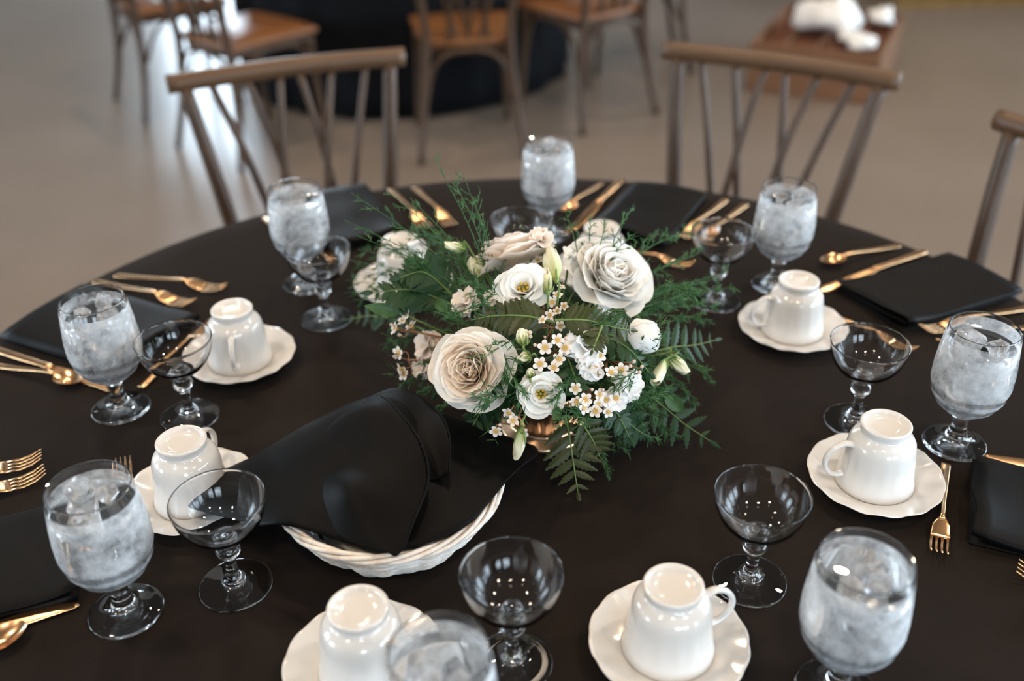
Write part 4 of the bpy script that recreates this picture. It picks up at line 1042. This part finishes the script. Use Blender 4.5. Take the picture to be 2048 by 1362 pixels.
for i, (px, py, y) in enumerate([(866, 312, 1.07), (905, 352, 1.06), (925, 345, 1.08), (945, 392, 1.05), (772, 378, 1.08), (702, 385, 1.09), (690, 440, 1.08), (712, 470, 1.05), (820, 395, 1.10)]):
    asparagus(UP, rise(px, py, y), 300 + i, 8, .042, .008, dens=.55, group='tall asparagus fern behind the buds')
LF = 'asparagus fern sprig reaching over the fern-covered saucer'
for i, (px, py, z) in enumerate([(700, 520, .11), (690, 560, .09), (705, 600, .07), (770, 490, .14), (730, 545, .12), (740, 640, .06), (715, 498, .12), (800, 460, .16), (760, 600, .09), (850, 470, .17), (690, 585, .06)]):
    e = at(px, py, ZT + z); asparagus(LF, [Vector((VC.x - .04, VC.y, ZT + .10)), Vector((VC.x - .10, (VC.y + e.y) / 2, ZT + max(z, .10) + .02)), e], 330 + i, 20, .044, .010, dens=1.2, group='asparagus fern over the saucer')
RG = 'asparagus fern sprig reaching out past the largest rose'
for i, (px, py, z) in enumerate([(1390, 455, .16), (1450, 545, .11), (1462, 575, .10), (1440, 610, .09), (1425, 640, .08), (1400, 505, .13), (1370, 590, .12), (1420, 560, .12)]):
    e = at(px, py, ZT + z); asparagus(RG, [Vector((VC.x + .04, VC.y + .02, ZT + .11)), Vector((VC.x + .11, (VC.y + e.y) / 2, ZT + max(z, .11) + .01)), e], 350 + i, 20, .042, .010, dens=1.2, group='asparagus fern past the largest rose')
BT = 'thin asparagus fern sprig standing up behind the largest rose'
for i, (px, py, y) in enumerate([(1215, 440, 1.06), (1268, 408, 1.08), (1180, 432, 1.09), (1130, 420, 1.08), (1262, 470, 1.04)]):
    asparagus(BT, rise(px, py, y, root=Vector((VC.x + .05, VC.y + .03, ZT + .13))), 370 + i, 9, .03, .009, dens=.6, group='asparagus fern behind the largest rose')
LO = 'feathery asparagus fern sprig hanging low over the vase and cloth'
for i, (px, py, z) in enumerate([(1195, 880, .03), (1215, 930, .02), (1310, 885, .02), (1385, 745, .06), (1420, 752, .05), (1330, 800, .05), (1260, 870, .03), (1360, 810, .04), (975, 850, .05), (760, 690, .05), (800, 770, .05), (870, 830, .06), (1290, 840, .03), (1345, 870, .02), (1240, 900, .02), (1195, 900, .03), (1285, 800, .07), (1320, 760, .08), (1020, 830, .07), (940, 840, .06), (830, 800, .05), (1395, 800, .04)]):
    e = at(px, py, ZT + z); r = Vector((VC.x + (e.x - VC.x) * .2, VC.y + (e.y - VC.y) * .2 - .02, ZT + .10))
    asparagus(LO, [r, (r + e) * .5 + Vector((0, 0, .028)), e], 390 + i, 22, .040, .0100, dens=1.4, group='low asparagus fern over the cloth')
MD = 'fine asparagus fern sprig lying across the flower heads'
for i, (a, b) in enumerate([((1060, 660), (920, 740)), ((880, 640), (980, 600)), ((1000, 690), (1040, 790)), ((1270, 720), (1330, 640)), ((960, 660), (880, 620)), ((1130, 660), (1240, 640)), ((1150, 740), (1110, 800)), ((1300, 720), (1230, 770)), ((1240, 830), (1330, 780)), ((1010, 600), (930, 560)), ((1200, 840), (1120, 830)), ((1020, 790), (960, 800)), ((880, 560), (820, 520)), ((1330, 560), (1390, 590))]):
    asparagus(MD, [dome(*a, -.02)[0], dome((a[0] + b[0]) / 2, (a[1] + b[1]) / 2, .008)[0], dome(*b, .014)[0]], 420 + i, 12, .034, .010, dens=.8, group='asparagus fern across the flowers')
# a couple of broad leaves
def broadleaf(label, p0, p1, wid, lift, seed):
    a = dome(*p0, lift)[0]; b = dome(*p1, lift + .008)[0]; d = b - a; L = d.length; n = (CAM - a).normalized(); z = (n - d.normalized() * n.dot(d.normalized())).normalized(); x = d.normalized(); y = z.cross(x)
    v, f = [], []
    for i in range(11):
        s = i / 10; w_ = wid * mpp(a) / 2 * math.sin(PI * s ** .8) ** .8 + .0002
        for u in (-1, -.5, 0, .5, 1): v.append(x * (s * L) + y * (u * w_) + z * (abs(u) * w_ * .35 - .15 * L * s * s))
    t = thing('broad_leaf', label, 'leaf', a, 0, 'broad leaves of the centrepiece')
    mesh('blade', v, gridfaces(11, 5), 'leaf', t)
    mesh('leaf_stalk', *tube(spline([(0, 0, 0), (ROOT - a) * .5, ROOT - a], 8), .0009, 5), 'stem', t)
broadleaf('plain green oval leaf under the small blush flower', (895, 625), (866, 592), 24, .0, 1)
broadleaf('plain green oval leaf low beside the round-leafed fern', (800, 625), (730, 612), 26, .0, 2)
broadleaf('plain grey-green leaf beside the vase under the lisianthus with stamens', (1118, 815), (1108, 840), 20, .004, 3)
broadleaf('plain round green leaf below the hooked-stem bud', (1330, 790), (1372, 826), 30, -.01, 4)
